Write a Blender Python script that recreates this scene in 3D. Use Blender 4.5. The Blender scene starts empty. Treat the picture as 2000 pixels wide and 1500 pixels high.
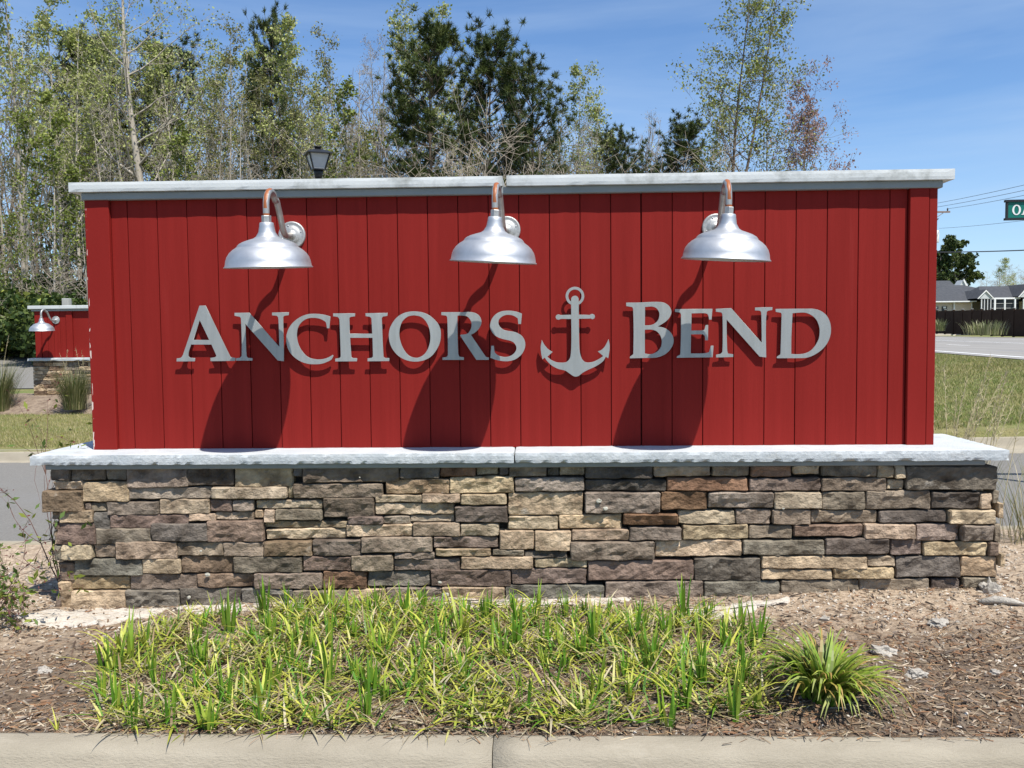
import bpy, bmesh, math, random
import numpy as np
from mathutils import Vector, Matrix, noise as mnoise

random.seed(7)
rng = np.random.default_rng(7)
scene = bpy.context.scene
COL = scene.collection
R = math.radians

# ------------------------------------------------------------------ camera
FPX = 1750.0                                   # focal length in pixels of the 2000 px wide photograph
CAM = np.array([0.2032, -5.45712, 1.52272])
YAW, PITCH, ROLL = -0.03155, -0.05679, -0.00979
_f = np.array([math.sin(YAW) * math.cos(PITCH), math.cos(YAW) * math.cos(PITCH), math.sin(PITCH)])
_r = np.array([math.cos(YAW), -math.sin(YAW), 0.0])
_u = np.cross(_r, _f)
RT = math.cos(ROLL) * _r + math.sin(ROLL) * _u
UP = -math.sin(ROLL) * _r + math.cos(ROLL) * _u
FW = _f
cam_data = bpy.data.cameras.new('camera')
cam_data.sensor_width = 36.0
cam_data.lens = FPX / 2000.0 * 36.0
cam_data.clip_start = 0.05
cam_data.clip_end = 4000.0
cam = bpy.data.objects.new('camera', cam_data)
COL.objects.link(cam)
M = Matrix(((RT[0], UP[0], -FW[0], CAM[0]), (RT[1], UP[1], -FW[1], CAM[1]), (RT[2], UP[2], -FW[2], CAM[2]), (0, 0, 0, 1)))
cam.matrix_world = M
scene.camera = cam


def ray(px, py):
    return FW + (px - 1000.0) / FPX * RT - (py - 750.0) / FPX * UP


def at(px, py, Y):
    d = ray(px, py); t = (Y - CAM[1]) / d[1]
    return CAM + t * d


def atz(px, py, Z):
    d = ray(px, py); t = (Z - CAM[2]) / d[2]
    return CAM + t * d


def atd(px, py, D):
    return CAM + ray(px, py) * D


# ------------------------------------------------------------------ sky, sun, exposure
SUN_EL, SUN_AZ = R(61.0), R(36.0)              # azimuth measured to the right of straight behind the camera
sun_vec = Vector((math.sin(SUN_AZ) * math.cos(SUN_EL), -math.cos(SUN_AZ) * math.cos(SUN_EL), math.sin(SUN_EL)))
world = bpy.data.worlds.new('World')
scene.world = world
world.use_nodes = True
wn, wl = world.node_tree.nodes, world.node_tree.links
wn.clear()
w_out = wn.new('ShaderNodeOutputWorld')
w_bg = wn.new('ShaderNodeBackground')
w_sky = wn.new('ShaderNodeTexSky')
w_sky.sky_type = 'NISHITA'
w_sky.sun_disc = False
w_sky.sun_elevation = SUN_EL
w_sky.sun_rotation = math.atan2(sun_vec.x, sun_vec.y)
w_sky.air_density = 1.0
w_sky.dust_density = 0.0
w_sky.ozone_density = 5.0
w_bg.inputs['Strength'].default_value = 0.100
# thin cirrus: stretched noise over the sky directions
w_tc = wn.new('ShaderNodeTexCoord')
w_map = wn.new('ShaderNodeMapping')
w_map.inputs['Rotation'].default_value = (R(8), R(20), R(35))
w_map.inputs['Scale'].default_value = (1.0, 2.2, 9.0)
w_n = wn.new('ShaderNodeTexNoise')
w_n.inputs['Scale'].default_value = 1.3
w_n.inputs['Detail'].default_value = 6.0
w_n.inputs['Roughness'].default_value = 0.55
w_n.inputs['Distortion'].default_value = 0.4
w_r = wn.new('ShaderNodeValToRGB')
w_r.color_ramp.elements[0].position = 0.33
w_r.color_ramp.elements[0].color = (0, 0, 0, 1)
w_r.color_ramp.elements[1].position = 0.80
w_r.color_ramp.elements[1].color = (0.66, 0.66, 0.66, 1)
w_mix = wn.new('ShaderNodeMix')
w_mix.data_type = 'RGBA'
wl.new(w_tc.outputs['Generated'], w_map.inputs['Vector'])
wl.new(w_map.outputs['Vector'], w_n.inputs['Vector'])
wl.new(w_n.outputs['Fac'], w_r.inputs['Fac'])
wl.new(w_r.outputs['Color'], w_mix.inputs[0])
wl.new(w_sky.outputs['Color'], w_mix.inputs[6])
w_mix.inputs[7].default_value = (4.8, 5.4, 6.2, 1)
w_tint = wn.new('ShaderNodeMix')
w_tint.data_type = 'RGBA'; w_tint.blend_type = 'MULTIPLY'
w_tint.inputs[0].default_value = 1.0
w_tint.inputs[7].default_value = (0.90, 1.02, 1.14, 1)
wl.new(w_mix.outputs[2], w_tint.inputs[6])
wl.new(w_tint.outputs[2], w_bg.inputs['Color'])
wl.new(w_bg.outputs['Background'], w_out.inputs['Surface'])

sun_data = bpy.data.lights.new('sun', 'SUN')
sun_data.energy = 5.0
sun_data.angle = R(0.53)
sun_data.color = (1.0, 0.955, 0.88)
sun = bpy.data.objects.new('sun', sun_data)
COL.objects.link(sun)
sun.rotation_euler = (-sun_vec).to_track_quat('-Z', 'Y').to_euler()
sun.location = (6, -12, 20)

scene.view_settings.view_transform = 'Standard'
scene.view_settings.look = 'None'
scene.view_settings.exposure = 0.46
scene.view_settings.gamma = 1.0
scene.view_settings.use_curve_mapping = False
scene.render.engine = 'CYCLES'


# ------------------------------------------------------------------ materials
def _inp(b, *names):
    for n in names:
        if n in b.inputs:
            return b.inputs[n]


def mat(name, c1, c2=None, rough=0.7, metal=0.0, scale=8.0, bump=0.0, bscale=None, stretch=(1, 1, 1), c3=None, c3scale=1.5,
        c3pos=(0.55, 0.7), coat=0.0, spec=0.4, objcol=False, vcol=False, rnd=0.0, transl=0.0, detail=6.0):
    m = bpy.data.materials.new(name)
    m.use_nodes = True
    n, l = m.node_tree.nodes, m.node_tree.links
    b = n['Principled BSDF']
    out = n['Material Output']
    b.inputs['Roughness'].default_value = rough
    b.inputs['Metallic'].default_value = metal
    _inp(b, 'Specular IOR Level').default_value = spec
    if coat:
        _inp(b, 'Coat Weight').default_value = coat
    tc = n.new('ShaderNodeTexCoord')
    mp = n.new('ShaderNodeMapping')
    mp.inputs['Scale'].default_value = stretch
    l.new(tc.outputs['Object'], mp.inputs['Vector'])
    vec = mp.outputs['Vector']
    if rnd or objcol:
        oi = n.new('ShaderNodeObjectInfo')
        ad = n.new('ShaderNodeVectorMath'); ad.operation = 'ADD'
        mul = n.new('ShaderNodeMath'); mul.operation = 'MULTIPLY'; mul.inputs[1].default_value = 37.0
        l.new(oi.outputs['Random'], mul.inputs[0])
        cb = n.new('ShaderNodeCombineXYZ')
        for k in range(3):
            l.new(mul.outputs[0], cb.inputs[k])
        l.new(mp.outputs['Vector'], ad.inputs[0]); l.new(cb.outputs[0], ad.inputs[1])
        vec = ad.outputs[0]
    nz = n.new('ShaderNodeTexNoise')
    nz.inputs['Scale'].default_value = scale
    nz.inputs['Detail'].default_value = detail
    nz.inputs['Roughness'].default_value = 0.6
    l.new(vec, nz.inputs['Vector'])
    rp = n.new('ShaderNodeValToRGB')
    rp.color_ramp.elements[0].position = 0.3
    rp.color_ramp.elements[1].position = 0.7
    c2 = c2 or c1
    rp.color_ramp.elements[0].color = (*c1, 1)
    rp.color_ramp.elements[1].color = (*c2, 1)
    l.new(nz.outputs['Fac'], rp.inputs['Fac'])
    col = rp.outputs['Color']
    if objcol or vcol:
        mx = n.new('ShaderNodeMix'); mx.data_type = 'RGBA'; mx.blend_type = 'MULTIPLY'
        mx.inputs[0].default_value = 1.0
        l.new(col, mx.inputs[6])
        if objcol:
            l.new(oi.outputs['Color'], mx.inputs[7])
        else:
            at_ = n.new('ShaderNodeAttribute'); at_.attribute_name = 'tint'
            l.new(at_.outputs['Color'], mx.inputs[7])
        col = mx.outputs[2]
    if c3:
        n3 = n.new('ShaderNodeTexNoise')
        n3.inputs['Scale'].default_value = c3scale
        n3.inputs['Detail'].default_value = 5.0
        n3.inputs['Roughness'].default_value = 0.65
        l.new(vec, n3.inputs['Vector'])
        r3 = n.new('ShaderNodeValToRGB')
        r3.color_ramp.elements[0].position = c3pos[0]
        r3.color_ramp.elements[1].position = c3pos[1]
        r3.color_ramp.elements[0].color = (0, 0, 0, 1)
        r3.color_ramp.elements[1].color = (1, 1, 1, 1)
        l.new(n3.outputs['Fac'], r3.inputs['Fac'])
        m3 = n.new('ShaderNodeMix'); m3.data_type = 'RGBA'
        l.new(r3.outputs['Color'], m3.inputs[0])
        l.new(col, m3.inputs[6])
        m3.inputs[7].default_value = (*c3, 1)
        col = m3.outputs[2]
    if rnd:
        hsv = n.new('ShaderNodeHueSaturation')
        mr = n.new('ShaderNodeMapRange')
        mr.inputs['To Min'].default_value = 1 - rnd
        mr.inputs['To Max'].default_value = 1 + rnd
        l.new(oi.outputs['Random'], mr.inputs['Value'])
        l.new(mr.outputs[0], hsv.inputs['Value'])
        l.new(col, hsv.inputs['Color'])
        col = hsv.outputs['Color']
    l.new(col, b.inputs['Base Color'])
    if bump:
        nb = n.new('ShaderNodeTexNoise')
        nb.inputs['Scale'].default_value = bscale or scale * 3
        nb.inputs['Detail'].default_value = 8.0
        nb.inputs['Roughness'].default_value = 0.65
        l.new(vec, nb.inputs['Vector'])
        bp = n.new('ShaderNodeBump')
        bp.inputs['Strength'].default_value = 1.0
        bp.inputs['Distance'].default_value = bump
        l.new(nb.outputs['Fac'], bp.inputs['Height'])
        l.new(bp.outputs['Normal'], b.inputs['Normal'])
    if transl:
        tr = n.new('ShaderNodeBsdfTranslucent')
        l.new(col, tr.inputs['Color'])
        ms = n.new('ShaderNodeMixShader'); ms.inputs[0].default_value = transl
        l.new(b.outputs[0], ms.inputs[1]); l.new(tr.outputs[0], ms.inputs[2])
        l.new(ms.outputs[0], out.inputs['Surface'])
    return m


MT = {}
MT['red'] = mat('red_paint', (0.190, 0.0142, 0.0115), (0.226, 0.0176, 0.0145), rough=0.6, scale=7.0, bump=0.0009, bscale=45,
                stretch=(2.6, 1, 0.11), spec=0.08, rnd=0.05, c3=(0.262, 0.028, 0.024), c3scale=3.2, c3pos=(0.66, 0.82))
MT['trim'] = mat('red_trim_paint', (0.192, 0.0144, 0.0116), (0.226, 0.0176, 0.0145), rough=0.55, scale=2.5, bump=0.0008, bscale=120,
                 stretch=(1, 1, 0.3), spec=0.08)
MT['gap'] = mat('dark_red_backing', (0.05, 0.006, 0.005), rough=0.9)
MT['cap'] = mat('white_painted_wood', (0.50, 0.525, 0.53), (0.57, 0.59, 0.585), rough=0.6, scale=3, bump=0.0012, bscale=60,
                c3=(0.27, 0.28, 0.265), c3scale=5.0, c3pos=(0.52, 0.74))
MT['fascia'] = mat('grey_white_fascia', (0.21, 0.235, 0.245), (0.26, 0.285, 0.29), rough=0.6, scale=4, bump=0.002, bscale=40)  # grey paint, darkened further to carry the shade under the overhang
MT['slab'] = mat('white_painted_concrete', (0.42, 0.455, 0.475), (0.51, 0.53, 0.535), rough=0.8, scale=5, bump=0.005, bscale=55,
                 c3=(0.36, 0.36, 0.34), c3scale=9.0, c3pos=(0.56, 0.76))
MT['stone'] = mat('split_stone', (0.36, 0.33, 0.31), (1.42, 1.40, 1.38), rough=0.92, scale=8, bump=0.034, bscale=26, objcol=True,
                  spec=0.2, stretch=(0.9, 1, 1.15), c3=(0.50, 0.45, 0.38), c3scale=7.0, c3pos=(0.66, 0.80))
MT['mortar'] = mat('mortar', (0.035, 0.029, 0.024), (0.08, 0.068, 0.056), rough=0.95, scale=20, bump=0.02)  # mortar colour lowered to deepen the shade in the stone joints
MT['alu'] = mat('brushed_aluminium', (0.315, 0.328, 0.322), (0.385, 0.398, 0.39), rough=0.5, metal=0.45, scale=5, stretch=(6, 1, 0.6), bump=0.0003, bscale=180,
                c3=(0.44, 0.445, 0.43), c3scale=2.6, c3pos=(0.6, 0.8), rnd=0.05)
MT['galv'] = mat('galvanised_steel', (0.47, 0.48, 0.495), (0.55, 0.56, 0.575), rough=0.53, metal=0.88, scale=18, bump=0.0006, bscale=30, rnd=0.03)
MT['plate'] = mat('cast_aluminium', (0.36, 0.36, 0.355), (0.48, 0.48, 0.47), rough=0.55, metal=0.75, scale=12, bump=0.002, bscale=60)
MT['mulchbed'] = mat('mulch_soil', (0.095, 0.062, 0.038), (0.265, 0.198, 0.136), rough=0.95, scale=30, bump=0.03, bscale=45,
                     c3=(0.40, 0.34, 0.27), c3scale=4.0, c3pos=(0.62, 0.80), detail=10, vcol=True)
MT['mulchbed2'] = mat('brown_mulch', (0.15, 0.105, 0.075), (0.32, 0.25, 0.185), rough=0.95, scale=9, bump=0.05, bscale=20)
MT['sand'] = mat('sandy_footing', (0.50, 0.44, 0.36), (0.66, 0.60, 0.52), rough=0.95, scale=14, bump=0.02, bscale=45, c3=(0.34, 0.27, 0.20), c3scale=6, c3pos=(0.58, 0.75))
MT['chip'] = mat('wood_chips', (0.7, 0.7, 0.7), (1.1, 1.1, 1.1), rough=0.9, scale=30, vcol=True)
MT['rock'] = mat('pale_rock', (0.33, 0.30, 0.255), (0.50, 0.46, 0.40), rough=0.9, scale=14, bump=0.02, bscale=40)
MT['kerb'] = mat('kerb_concrete', (0.265, 0.232, 0.175), (0.335, 0.296, 0.228), rough=0.85, scale=9, bump=0.006, bscale=120, stretch=(0.4, 1, 1),
                 c3=(0.42, 0.375, 0.30), c3scale=3.5, c3pos=(0.58, 0.75))
MT['asphalt'] = mat('asphalt', (0.158, 0.150, 0.138), (0.225, 0.215, 0.198), spec=0.15, rough=0.95, scale=60, bump=0.008, bscale=140, c3=(0.20, 0.195, 0.188), c3scale=0.4)
MT['road'] = mat('main_road_asphalt', (0.222, 0.213, 0.20), (0.29, 0.278, 0.262), spec=0.15, rough=0.95, scale=1.4, bump=0.004, bscale=60, stretch=(1.2, 0.08, 1),
                 c3=(0.20, 0.20, 0.21), c3scale=0.9, c3pos=(0.6, 0.72))
MT['lawn'] = mat('lawn', (0.18, 0.175, 0.055), (0.30, 0.26, 0.12), rough=0.95, scale=1.6, bump=0.05, bscale=30, c3=(0.14, 0.18, 0.04), c3scale=0.5, c3pos=(0.45, 0.62), detail=10)
MT['white'] = mat('white_paint', (0.72, 0.72, 0.71), (0.80, 0.80, 0.79), rough=0.6, scale=3)
MT['bladev'] = mat('leaf_blades', (0.85, 0.85, 0.85), (1.1, 1.1, 1.1), rough=0.5, scale=30, vcol=True, transl=0.22, spec=0.4)
MT['leafv'] = mat('tree_leaves', (0.85, 0.85, 0.85), (1.1, 1.1, 1.1), rough=0.6, scale=3, vcol=True, transl=0.25, spec=0.3)
MT['needle'] = mat('pine_needles', (0.85, 0.85, 0.85), (1.1, 1.1, 1.1), rough=0.6, scale=3, vcol=True, transl=0.1, spec=0.3)
MT['bark'] = mat('grey_bark', (0.26, 0.225, 0.18), (0.46, 0.415, 0.345), rough=0.95, scale=2.0, stretch=(2, 2, 0.5), rnd=0.25)
MT['barkdark'] = mat('dark_bark', (0.10, 0.075, 0.055), (0.19, 0.145, 0.11), rough=0.95, scale=2.0, stretch=(2, 2, 0.5), rnd=0.2)
MT['black'] = mat('black_metal', (0.012, 0.013, 0.016), (0.018, 0.019, 0.022), rough=0.45, scale=5)
MT['frost'] = mat('frosted_glass', (0.55, 0.56, 0.57), (0.68, 0.69, 0.70), rough=0.35, scale=6, transl=0.25)
MT['fence'] = mat('brown_vinyl_fence', (0.040, 0.026, 0.019), (0.054, 0.036, 0.027), rough=0.85, scale=2, rnd=0.1, spec=0.05)
MT['greywood'] = mat('weathered_grey_wood', (0.30, 0.30, 0.29), (0.42, 0.42, 0.40), rough=0.9, scale=4, stretch=(1, 1, 0.3))
MT['roof'] = mat('charcoal_shingle', (0.045, 0.048, 0.054), (0.07, 0.073, 0.08), rough=0.9, scale=3, bump=0.02, bscale=8)
MT['siding'] = mat('cream_siding', (0.52, 0.45, 0.38), (0.58, 0.51, 0.44), rough=0.8, scale=2)
MT['gable'] = mat('pale_grey_siding', (0.46, 0.48, 0.48), (0.52, 0.54, 0.54), rough=0.8, scale=2)
MT['screen'] = mat('dark_screen', (0.012, 0.014, 0.018), (0.03, 0.032, 0.036), rough=0.4, scale=1)
MT['pole'] = mat('utility_pole_wood', (0.20, 0.15, 0.13), (0.28, 0.22, 0.19), rough=0.9, scale=4)
MT['wire'] = mat('wire', (0.06, 0.065, 0.075), rough=0.6)
MT['transformer'] = mat('pale_enamel', (0.62, 0.63, 0.62), (0.70, 0.71, 0.70), rough=0.5)
MT['green'] = mat('street_sign_green', (0.0, 0.135, 0.105), (0.0, 0.15, 0.115), rough=0.45, scale=3)
MT['seed'] = mat('straw_seed_heads', (0.40, 0.34, 0.20), (0.60, 0.53, 0.33), rough=0.9, scale=8, transl=0.2)
MT['lichen'] = mat('lichen', (0.42, 0.40, 0.32), (0.60, 0.58, 0.50), rough=0.95, scale=60, bump=0.01)


# pipe: grey steel with a rust patch on the outer side of the bend
def pipe_mat():
    m = mat('rusty_steel_pipe', (0.36, 0.345, 0.32), (0.52, 0.50, 0.47), rough=0.45, metal=0.75, scale=20, bump=0.001, bscale=60)
    n, l = m.node_tree.nodes, m.node_tree.links
    b = n['Principled BSDF']
    src = b.inputs['Base Color'].links[0].from_socket
    tc = n.new('ShaderNodeTexCoord')
    sp = n.new('ShaderNodeSeparateXYZ'); l.new(tc.outputs['Object'], sp.inputs[0])
    ns = n.new('ShaderNodeTexNoise'); ns.inputs['Scale'].default_value = 16; l.new(tc.outputs['Object'], ns.inputs['Vector'])
    # outer half of the bend: distance from bend centre (y=-.325, z=.115)
    def mth(op, a, bb):
        q = n.new('ShaderNodeMath'); q.operation = op
        for k, v in enumerate((a, bb)):
            if isinstance(v, (int, float)):
                q.inputs[k].default_value = v
            else:
                l.new(v, q.inputs[k])
        return q.outputs[0]
    dy = mth('ADD', sp.outputs[1], 0.376); dz = mth('SUBTRACT', sp.outputs[2], 0.115)
    rr = mth('SQRT', mth('ADD', mth('MULTIPLY', dy, dy), mth('MULTIPLY', dz, dz)), 0.0)
    f1 = mth('GREATER_THAN', mth('ADD', rr, mth('MULTIPLY', mth('SUBTRACT', ns.outputs['Fac'], 0.5), 0.014)), 0.0955)
    f2 = mth('GREATER_THAN', sp.outputs[2], 0.10)
    f3 = mth('LESS_THAN', sp.outputs[1], -0.345)
    band = mth('MULTIPLY', mth('LESS_THAN', sp.outputs[2], 0.072), mth('LESS_THAN', sp.outputs[1], -0.3))
    f4 = mth('LESS_THAN', mth('ADD', mth('ABSOLUTE', sp.outputs[0], 0.0), mth('MULTIPLY', mth('SUBTRACT', ns.outputs['Fac'], 0.5), 0.022)), 0.0105)
    fac = mth('MAXIMUM', mth('MULTIPLY', mth('MULTIPLY', mth('MULTIPLY', f1, f2), f3), f4), band)
    mx = n.new('ShaderNodeMix'); mx.data_type = 'RGBA'
    l.new(fac, mx.inputs[0]); l.new(src, mx.inputs[6]); mx.inputs[7].default_value = (0.30, 0.095, 0.03, 1)
    l.new(mx.outputs[2], b.inputs['Base Color'])
    l.new(mth('MULTIPLY', mth('SUBTRACT', 1.0, fac), 0.75), b.inputs['Metallic'])
    return m


MT['pipe'] = pipe_mat()


# paint worn to pale primer along the corner of the left trim
def chipped_mat():
    m = mat('red_trim_paint_chipped', (0.192, 0.0144, 0.0116), (0.226, 0.0176, 0.0145), rough=0.55, scale=2.5, bump=0.0008, bscale=120, stretch=(1, 1, 0.3), spec=0.08)
    n, l = m.node_tree.nodes, m.node_tree.links
    b = n['Principled BSDF']
    src = b.inputs['Base Color'].links[0].from_socket
    tc = n.new('ShaderNodeTexCoord')
    sp = n.new('ShaderNodeSeparateXYZ'); l.new(tc.outputs['Object'], sp.inputs[0])
    mp = n.new('ShaderNodeMapping'); mp.inputs['Scale'].default_value = (30, 30, 9); l.new(tc.outputs['Object'], mp.inputs[0])
    ns = n.new('ShaderNodeTexNoise'); ns.inputs['Scale'].default_value = 1.4; ns.inputs['Detail'].default_value = 4; l.new(mp.outputs[0], ns.inputs['Vector'])
    g = n.new('ShaderNodeMath'); g.operation = 'GREATER_THAN'; g.inputs[1].default_value = 0.565; l.new(ns.outputs['Fac'], g.inputs[0])
    e1 = n.new('ShaderNodeMath'); e1.operation = 'COMPARE'; e1.inputs[1].default_value = -0.0545; e1.inputs[2].default_value = 0.0055; l.new(sp.outputs[0], e1.inputs[0])
    q = n.new('ShaderNodeMath'); q.operation = 'MULTIPLY'; l.new(g.outputs[0], q.inputs[0]); l.new(e1.outputs[0], q.inputs[1])
    mx = n.new('ShaderNodeMix'); mx.data_type = 'RGBA'
    l.new(q.outputs[0], mx.inputs[0]); l.new(src, mx.inputs[6]); mx.inputs[7].default_value = (0.62, 0.50, 0.44, 1)
    l.new(mx.outputs[2], b.inputs['Base Color'])
    return m


MT['trimchip'] = chipped_mat()


# ------------------------------------------------------------------ mesh helpers
class MB:
    """collects vertices and faces, optionally a tint for each vertex"""
    def __init__(s):
        s.v = []; s.f = []; s.c = []

    def add(s, verts, faces, tint=None):
        o = len(s.v)
        s.v.extend([tuple(map(float, p)) for p in verts])
        s.f.extend([tuple(i + o for i in fc) for fc in faces])
        if tint is not None:
            s.c.extend([tint] * len(verts))
        return s

    def box(s, x0, x1, y0, y1, z0, z1, tint=None):
        v = [(x0, y0, z0), (x1, y0, z0), (x1, y1, z0), (x0, y1, z0), (x0, y0, z1), (x1, y0, z1), (x1, y1, z1), (x0, y1, z1)]
        f = [(0, 3, 2, 1), (4, 5, 6, 7), (0, 1, 5, 4), (1, 2, 6, 5), (2, 3, 7, 6), (3, 0, 4, 7)]
        return s.add(v, f, tint)

    def tube(s, path, radii, sides=6, tint=None, cap=True):
        P = [np.array(p, float) for p in path]
        n = len(P)
        vs, fs = [], []
        ref = np.array([0.31, 0.87, 0.38])
        for i in range(n):
            t = P[min(i + 1, n - 1)] - P[max(i - 1, 0)]
            L = math.sqrt(float(t @ t)) or 1.0
            t = t / L
            a = np.array((t[1] * ref[2] - t[2] * ref[1], t[2] * ref[0] - t[0] * ref[2], t[0] * ref[1] - t[1] * ref[0]))
            la = math.sqrt(float(a @ a))
            if la < 1e-3:
                a = np.array([1.0, 0, 0]); la = 1
            a = a / la
            b = np.array((t[1] * a[2] - t[2] * a[1], t[2] * a[0] - t[0] * a[2], t[0] * a[1] - t[1] * a[0]))
            for k in range(sides):
                an = 2 * math.pi * k / sides
                vs.append(P[i] + radii[i] * (math.cos(an) * a + math.sin(an) * b))
        for i in range(n - 1):
            for k in range(sides):
                k2 = (k + 1) % sides
                fs.append((i * sides + k, i * sides + k2, (i + 1) * sides + k2, (i + 1) * sides + k))
        if cap:
            fs.append(tuple(range(sides))[::-1]); fs.append(tuple((n - 1) * sides + k for k in range(sides)))
        return s.add(vs, fs, tint)

    def lathe(s, prof, seg=40, tint=None, closed=False):
        vs, fs = [], []
        m = len(prof)
        for k in range(seg):
            a = 2 * math.pi * k / seg
            for (r, z) in prof:
                vs.append((r * math.cos(a), r * math.sin(a), z))
        for k in range(seg):
            k2 = (k + 1) % seg
            for i in range(m - 1):
                fs.append((k * m + i, k2 * m + i, k2 * m + i + 1, k * m + i + 1))
        return s.add(vs, fs, tint)

    def mesh(s, name, smooth=False):
        me = bpy.data.meshes.new(name)
        me.from_pydata(s.v, [], s.f)
        if s.c and len(s.c) == len(s.v):
            a = me.color_attributes.new('tint', 'FLOAT_COLOR', 'POINT')
            arr = np.ones((len(s.v), 4), np.float32); arr[:, :3] = np.array(s.c, np.float32)
            a.data.foreach_set('color', arr.ravel())
        if smooth:
            me.shade_smooth()
        me.update()
        return me


def link(name, me, m=None, parent=None, loc=None):
    o = bpy.data.objects.new(name, me)
    COL.objects.link(o)
    if m is not None and me is not None and not me.materials:
        me.materials.append(m)
    if parent is not None:
        o.parent = parent
    if loc is not None:
        o.location = loc
    return o


def thing(name, label, cat, loc=(0, 0, 0), rotz=0.0, group=None):
    o = bpy.data.objects.new(name, None)
    o.empty_display_size = 0.1
    COL.objects.link(o)
    o.location = loc
    o.rotation_euler = (0, 0, rotz)
    return tag(o, label, cat, group)


def tag(o, label, cat, group=None):
    o['label'] = label
    o['category'] = cat
    if group:
        o['group'] = group
    return o


def struct(o):
    o['kind'] = 'structure'
    return o


def stuff(o, label=None, cat=None):
    o['kind'] = 'stuff'
    if label:
        o['label'] = label; o['category'] = cat
    return o


def bevel(me, w, seg=1):
    bm = bmesh.new(); bm.from_mesh(me)
    bmesh.ops.bevel(bm, geom=list(bm.edges), offset=w, segments=seg, affect='EDGES', profile=0.5)
    bm.to_mesh(me); bm.free()
    return me


def boxmesh(name, x0, x1, y0, y1, z0, z1, bw=0.0):
    me = MB().box(x0, x1, y0, y1, z0, z1).mesh(name)
    return bevel(me, bw) if bw else me


def sstep(a, b, x):
    t = min(max((x - a) / (b - a), 0.0), 1.0)
    return t * t * (3 - 2 * t)


def fbm(x, y, z=0.0, o=4):
    return mnoise.fractal(Vector((x, y, z)), 0.9, 2.0, o)


# ------------------------------------------------------------------ terrain
P_RD = np.array([11.053, 14.986]); D_RD = np.array([1.003, 6.993]); D_RD = D_RD / np.linalg.norm(D_RD)
N_RD = np.array([D_RD[1], -D_RD[0]])
ROAD_W = 18.0


def road_s(x, y):
    return (x - P_RD[0]) * N_RD[0] + (y - P_RD[1]) * N_RD[1]


def gz(x, y):
    near = -0.05 + 0.05 * min(max(x / 2.7, -1), 1)
    s = road_s(x, y)
    far = 0.85 * sstep(21, 33, y) * (1 - sstep(-9, -2, s))
    bank = (0.80 * sstep(-6.5, -0.6, s) - 0.35 * sstep(1.2, 4.0, s) * (1 - sstep(ROAD_W - 2.0, ROAD_W + 0.5, s)) + 0.25 * sstep(ROAD_W + 6, ROAD_W + 24, s)) * sstep(4.5, 13, y)
    return near + max(far, bank)


Y_FK = -2.03        # back of the front kerb
Y_BK = 1.50         # front of the back kerb
Y_FAR = 7.15        # far kerb of the street behind


def ground_z(x, y):
    z = gz(x, y)
    if y < Y_FK - 0.1 or (Y_BK + 0.05 < y < Y_FAR):
        return min(z, -0.0) - 0.34
    if y < Y_BK + 0.05:
        return z - 0.06
    return z


def axis(vals):
    out = []
    for a, b, n in vals:
        out += list(np.linspace(a, b, n, endpoint=False))
    out.append(vals[-1][1])
    return out


xs = axis([(-1500, -200, 8), (-200, -40, 16), (-40, -8, 32), (-8, 8, 40), (8, 40, 40), (40, 90, 50), (90, 200, 14), (200, 1500, 8)])
ys = axis([(-1500, -100, 8), (-100, -10, 12), (-10, -2.27, 10), (-2.27, -2.12, 1), (-2.12, 1.54, 12), (1.54, 1.58, 1), (1.58, 7.14, 8), (7.14, 7.16, 1), (7.16, 40, 70), (40, 200, 24), (200, 2500, 10)])
vs = [(x, y, ground_z(x, y)) for y in ys for x in xs]
nx = len(xs)
fs = [(j * nx + i, j * nx + i + 1, (j + 1) * nx + i + 1, (j + 1) * nx + i) for j in range(len(ys) - 1) for i in range(nx - 1)]
struct(link('ground', MB().add(vs, fs).mesh('ground', True), MT['lawn']))


def sheet(name, x0, x1, y0, y1, nxx, nyy, zf, m):
    v, f = [], []
    for j in range(nyy + 1):
        for i in range(nxx + 1):
            x = x0 + (x1 - x0) * i / nxx; y = y0 + (y1 - y0) * j / nyy
            v.append((x, y, zf(x, y)))
    for j in range(nyy):
        for i in range(nxx):
            a = j * (nxx + 1) + i
            f.append((a, a + 1, a + nxx + 2, a + nxx + 1))
    return struct(link(name, MB().add(v, f).mesh(name, True), m))


STREET_Z = -0.21
sheet('street', -60, 9.2, Y_BK + 0.10, Y_FAR - 0.05, 30, 4, lambda x, y: STREET_Z - 0.05 + 0.05 * min(max(x / 2.7, -1), 1) + 0.05, MT['asphalt'])
sheet('front_street', -60, 8.0, -12.0, Y_FK - 0.46, 30, 6, lambda x, y: STREET_Z, MT['asphalt'])
# far drive at the left, climbing gently towards the wood
sheet('drive', -70, -3.0, 22.0, 33.0, 30, 16, lambda x, y: gz(x, y) + 0.03, MT['asphalt'])
# main road at the right
v, f = [], []
NT = 60
for i in range(NT + 1):
    t = -28 + 330 * i / NT
    for k in range(7):
        s = ROAD_W * k / 6
        p = P_RD + D_RD * t + N_RD * s
        v.append((p[0], p[1], 0.82 * sstep(2.5, 13, p[1]) - 0.05 + 0.05))
for i in range(NT):
    for k in range(6):
        a = i * 7 + k
        f.append((a, a + 1, a + 8, a + 7))
main_road = struct(link('main_road', MB().add(v, f).mesh('main_road', True), MT['road']))


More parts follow.
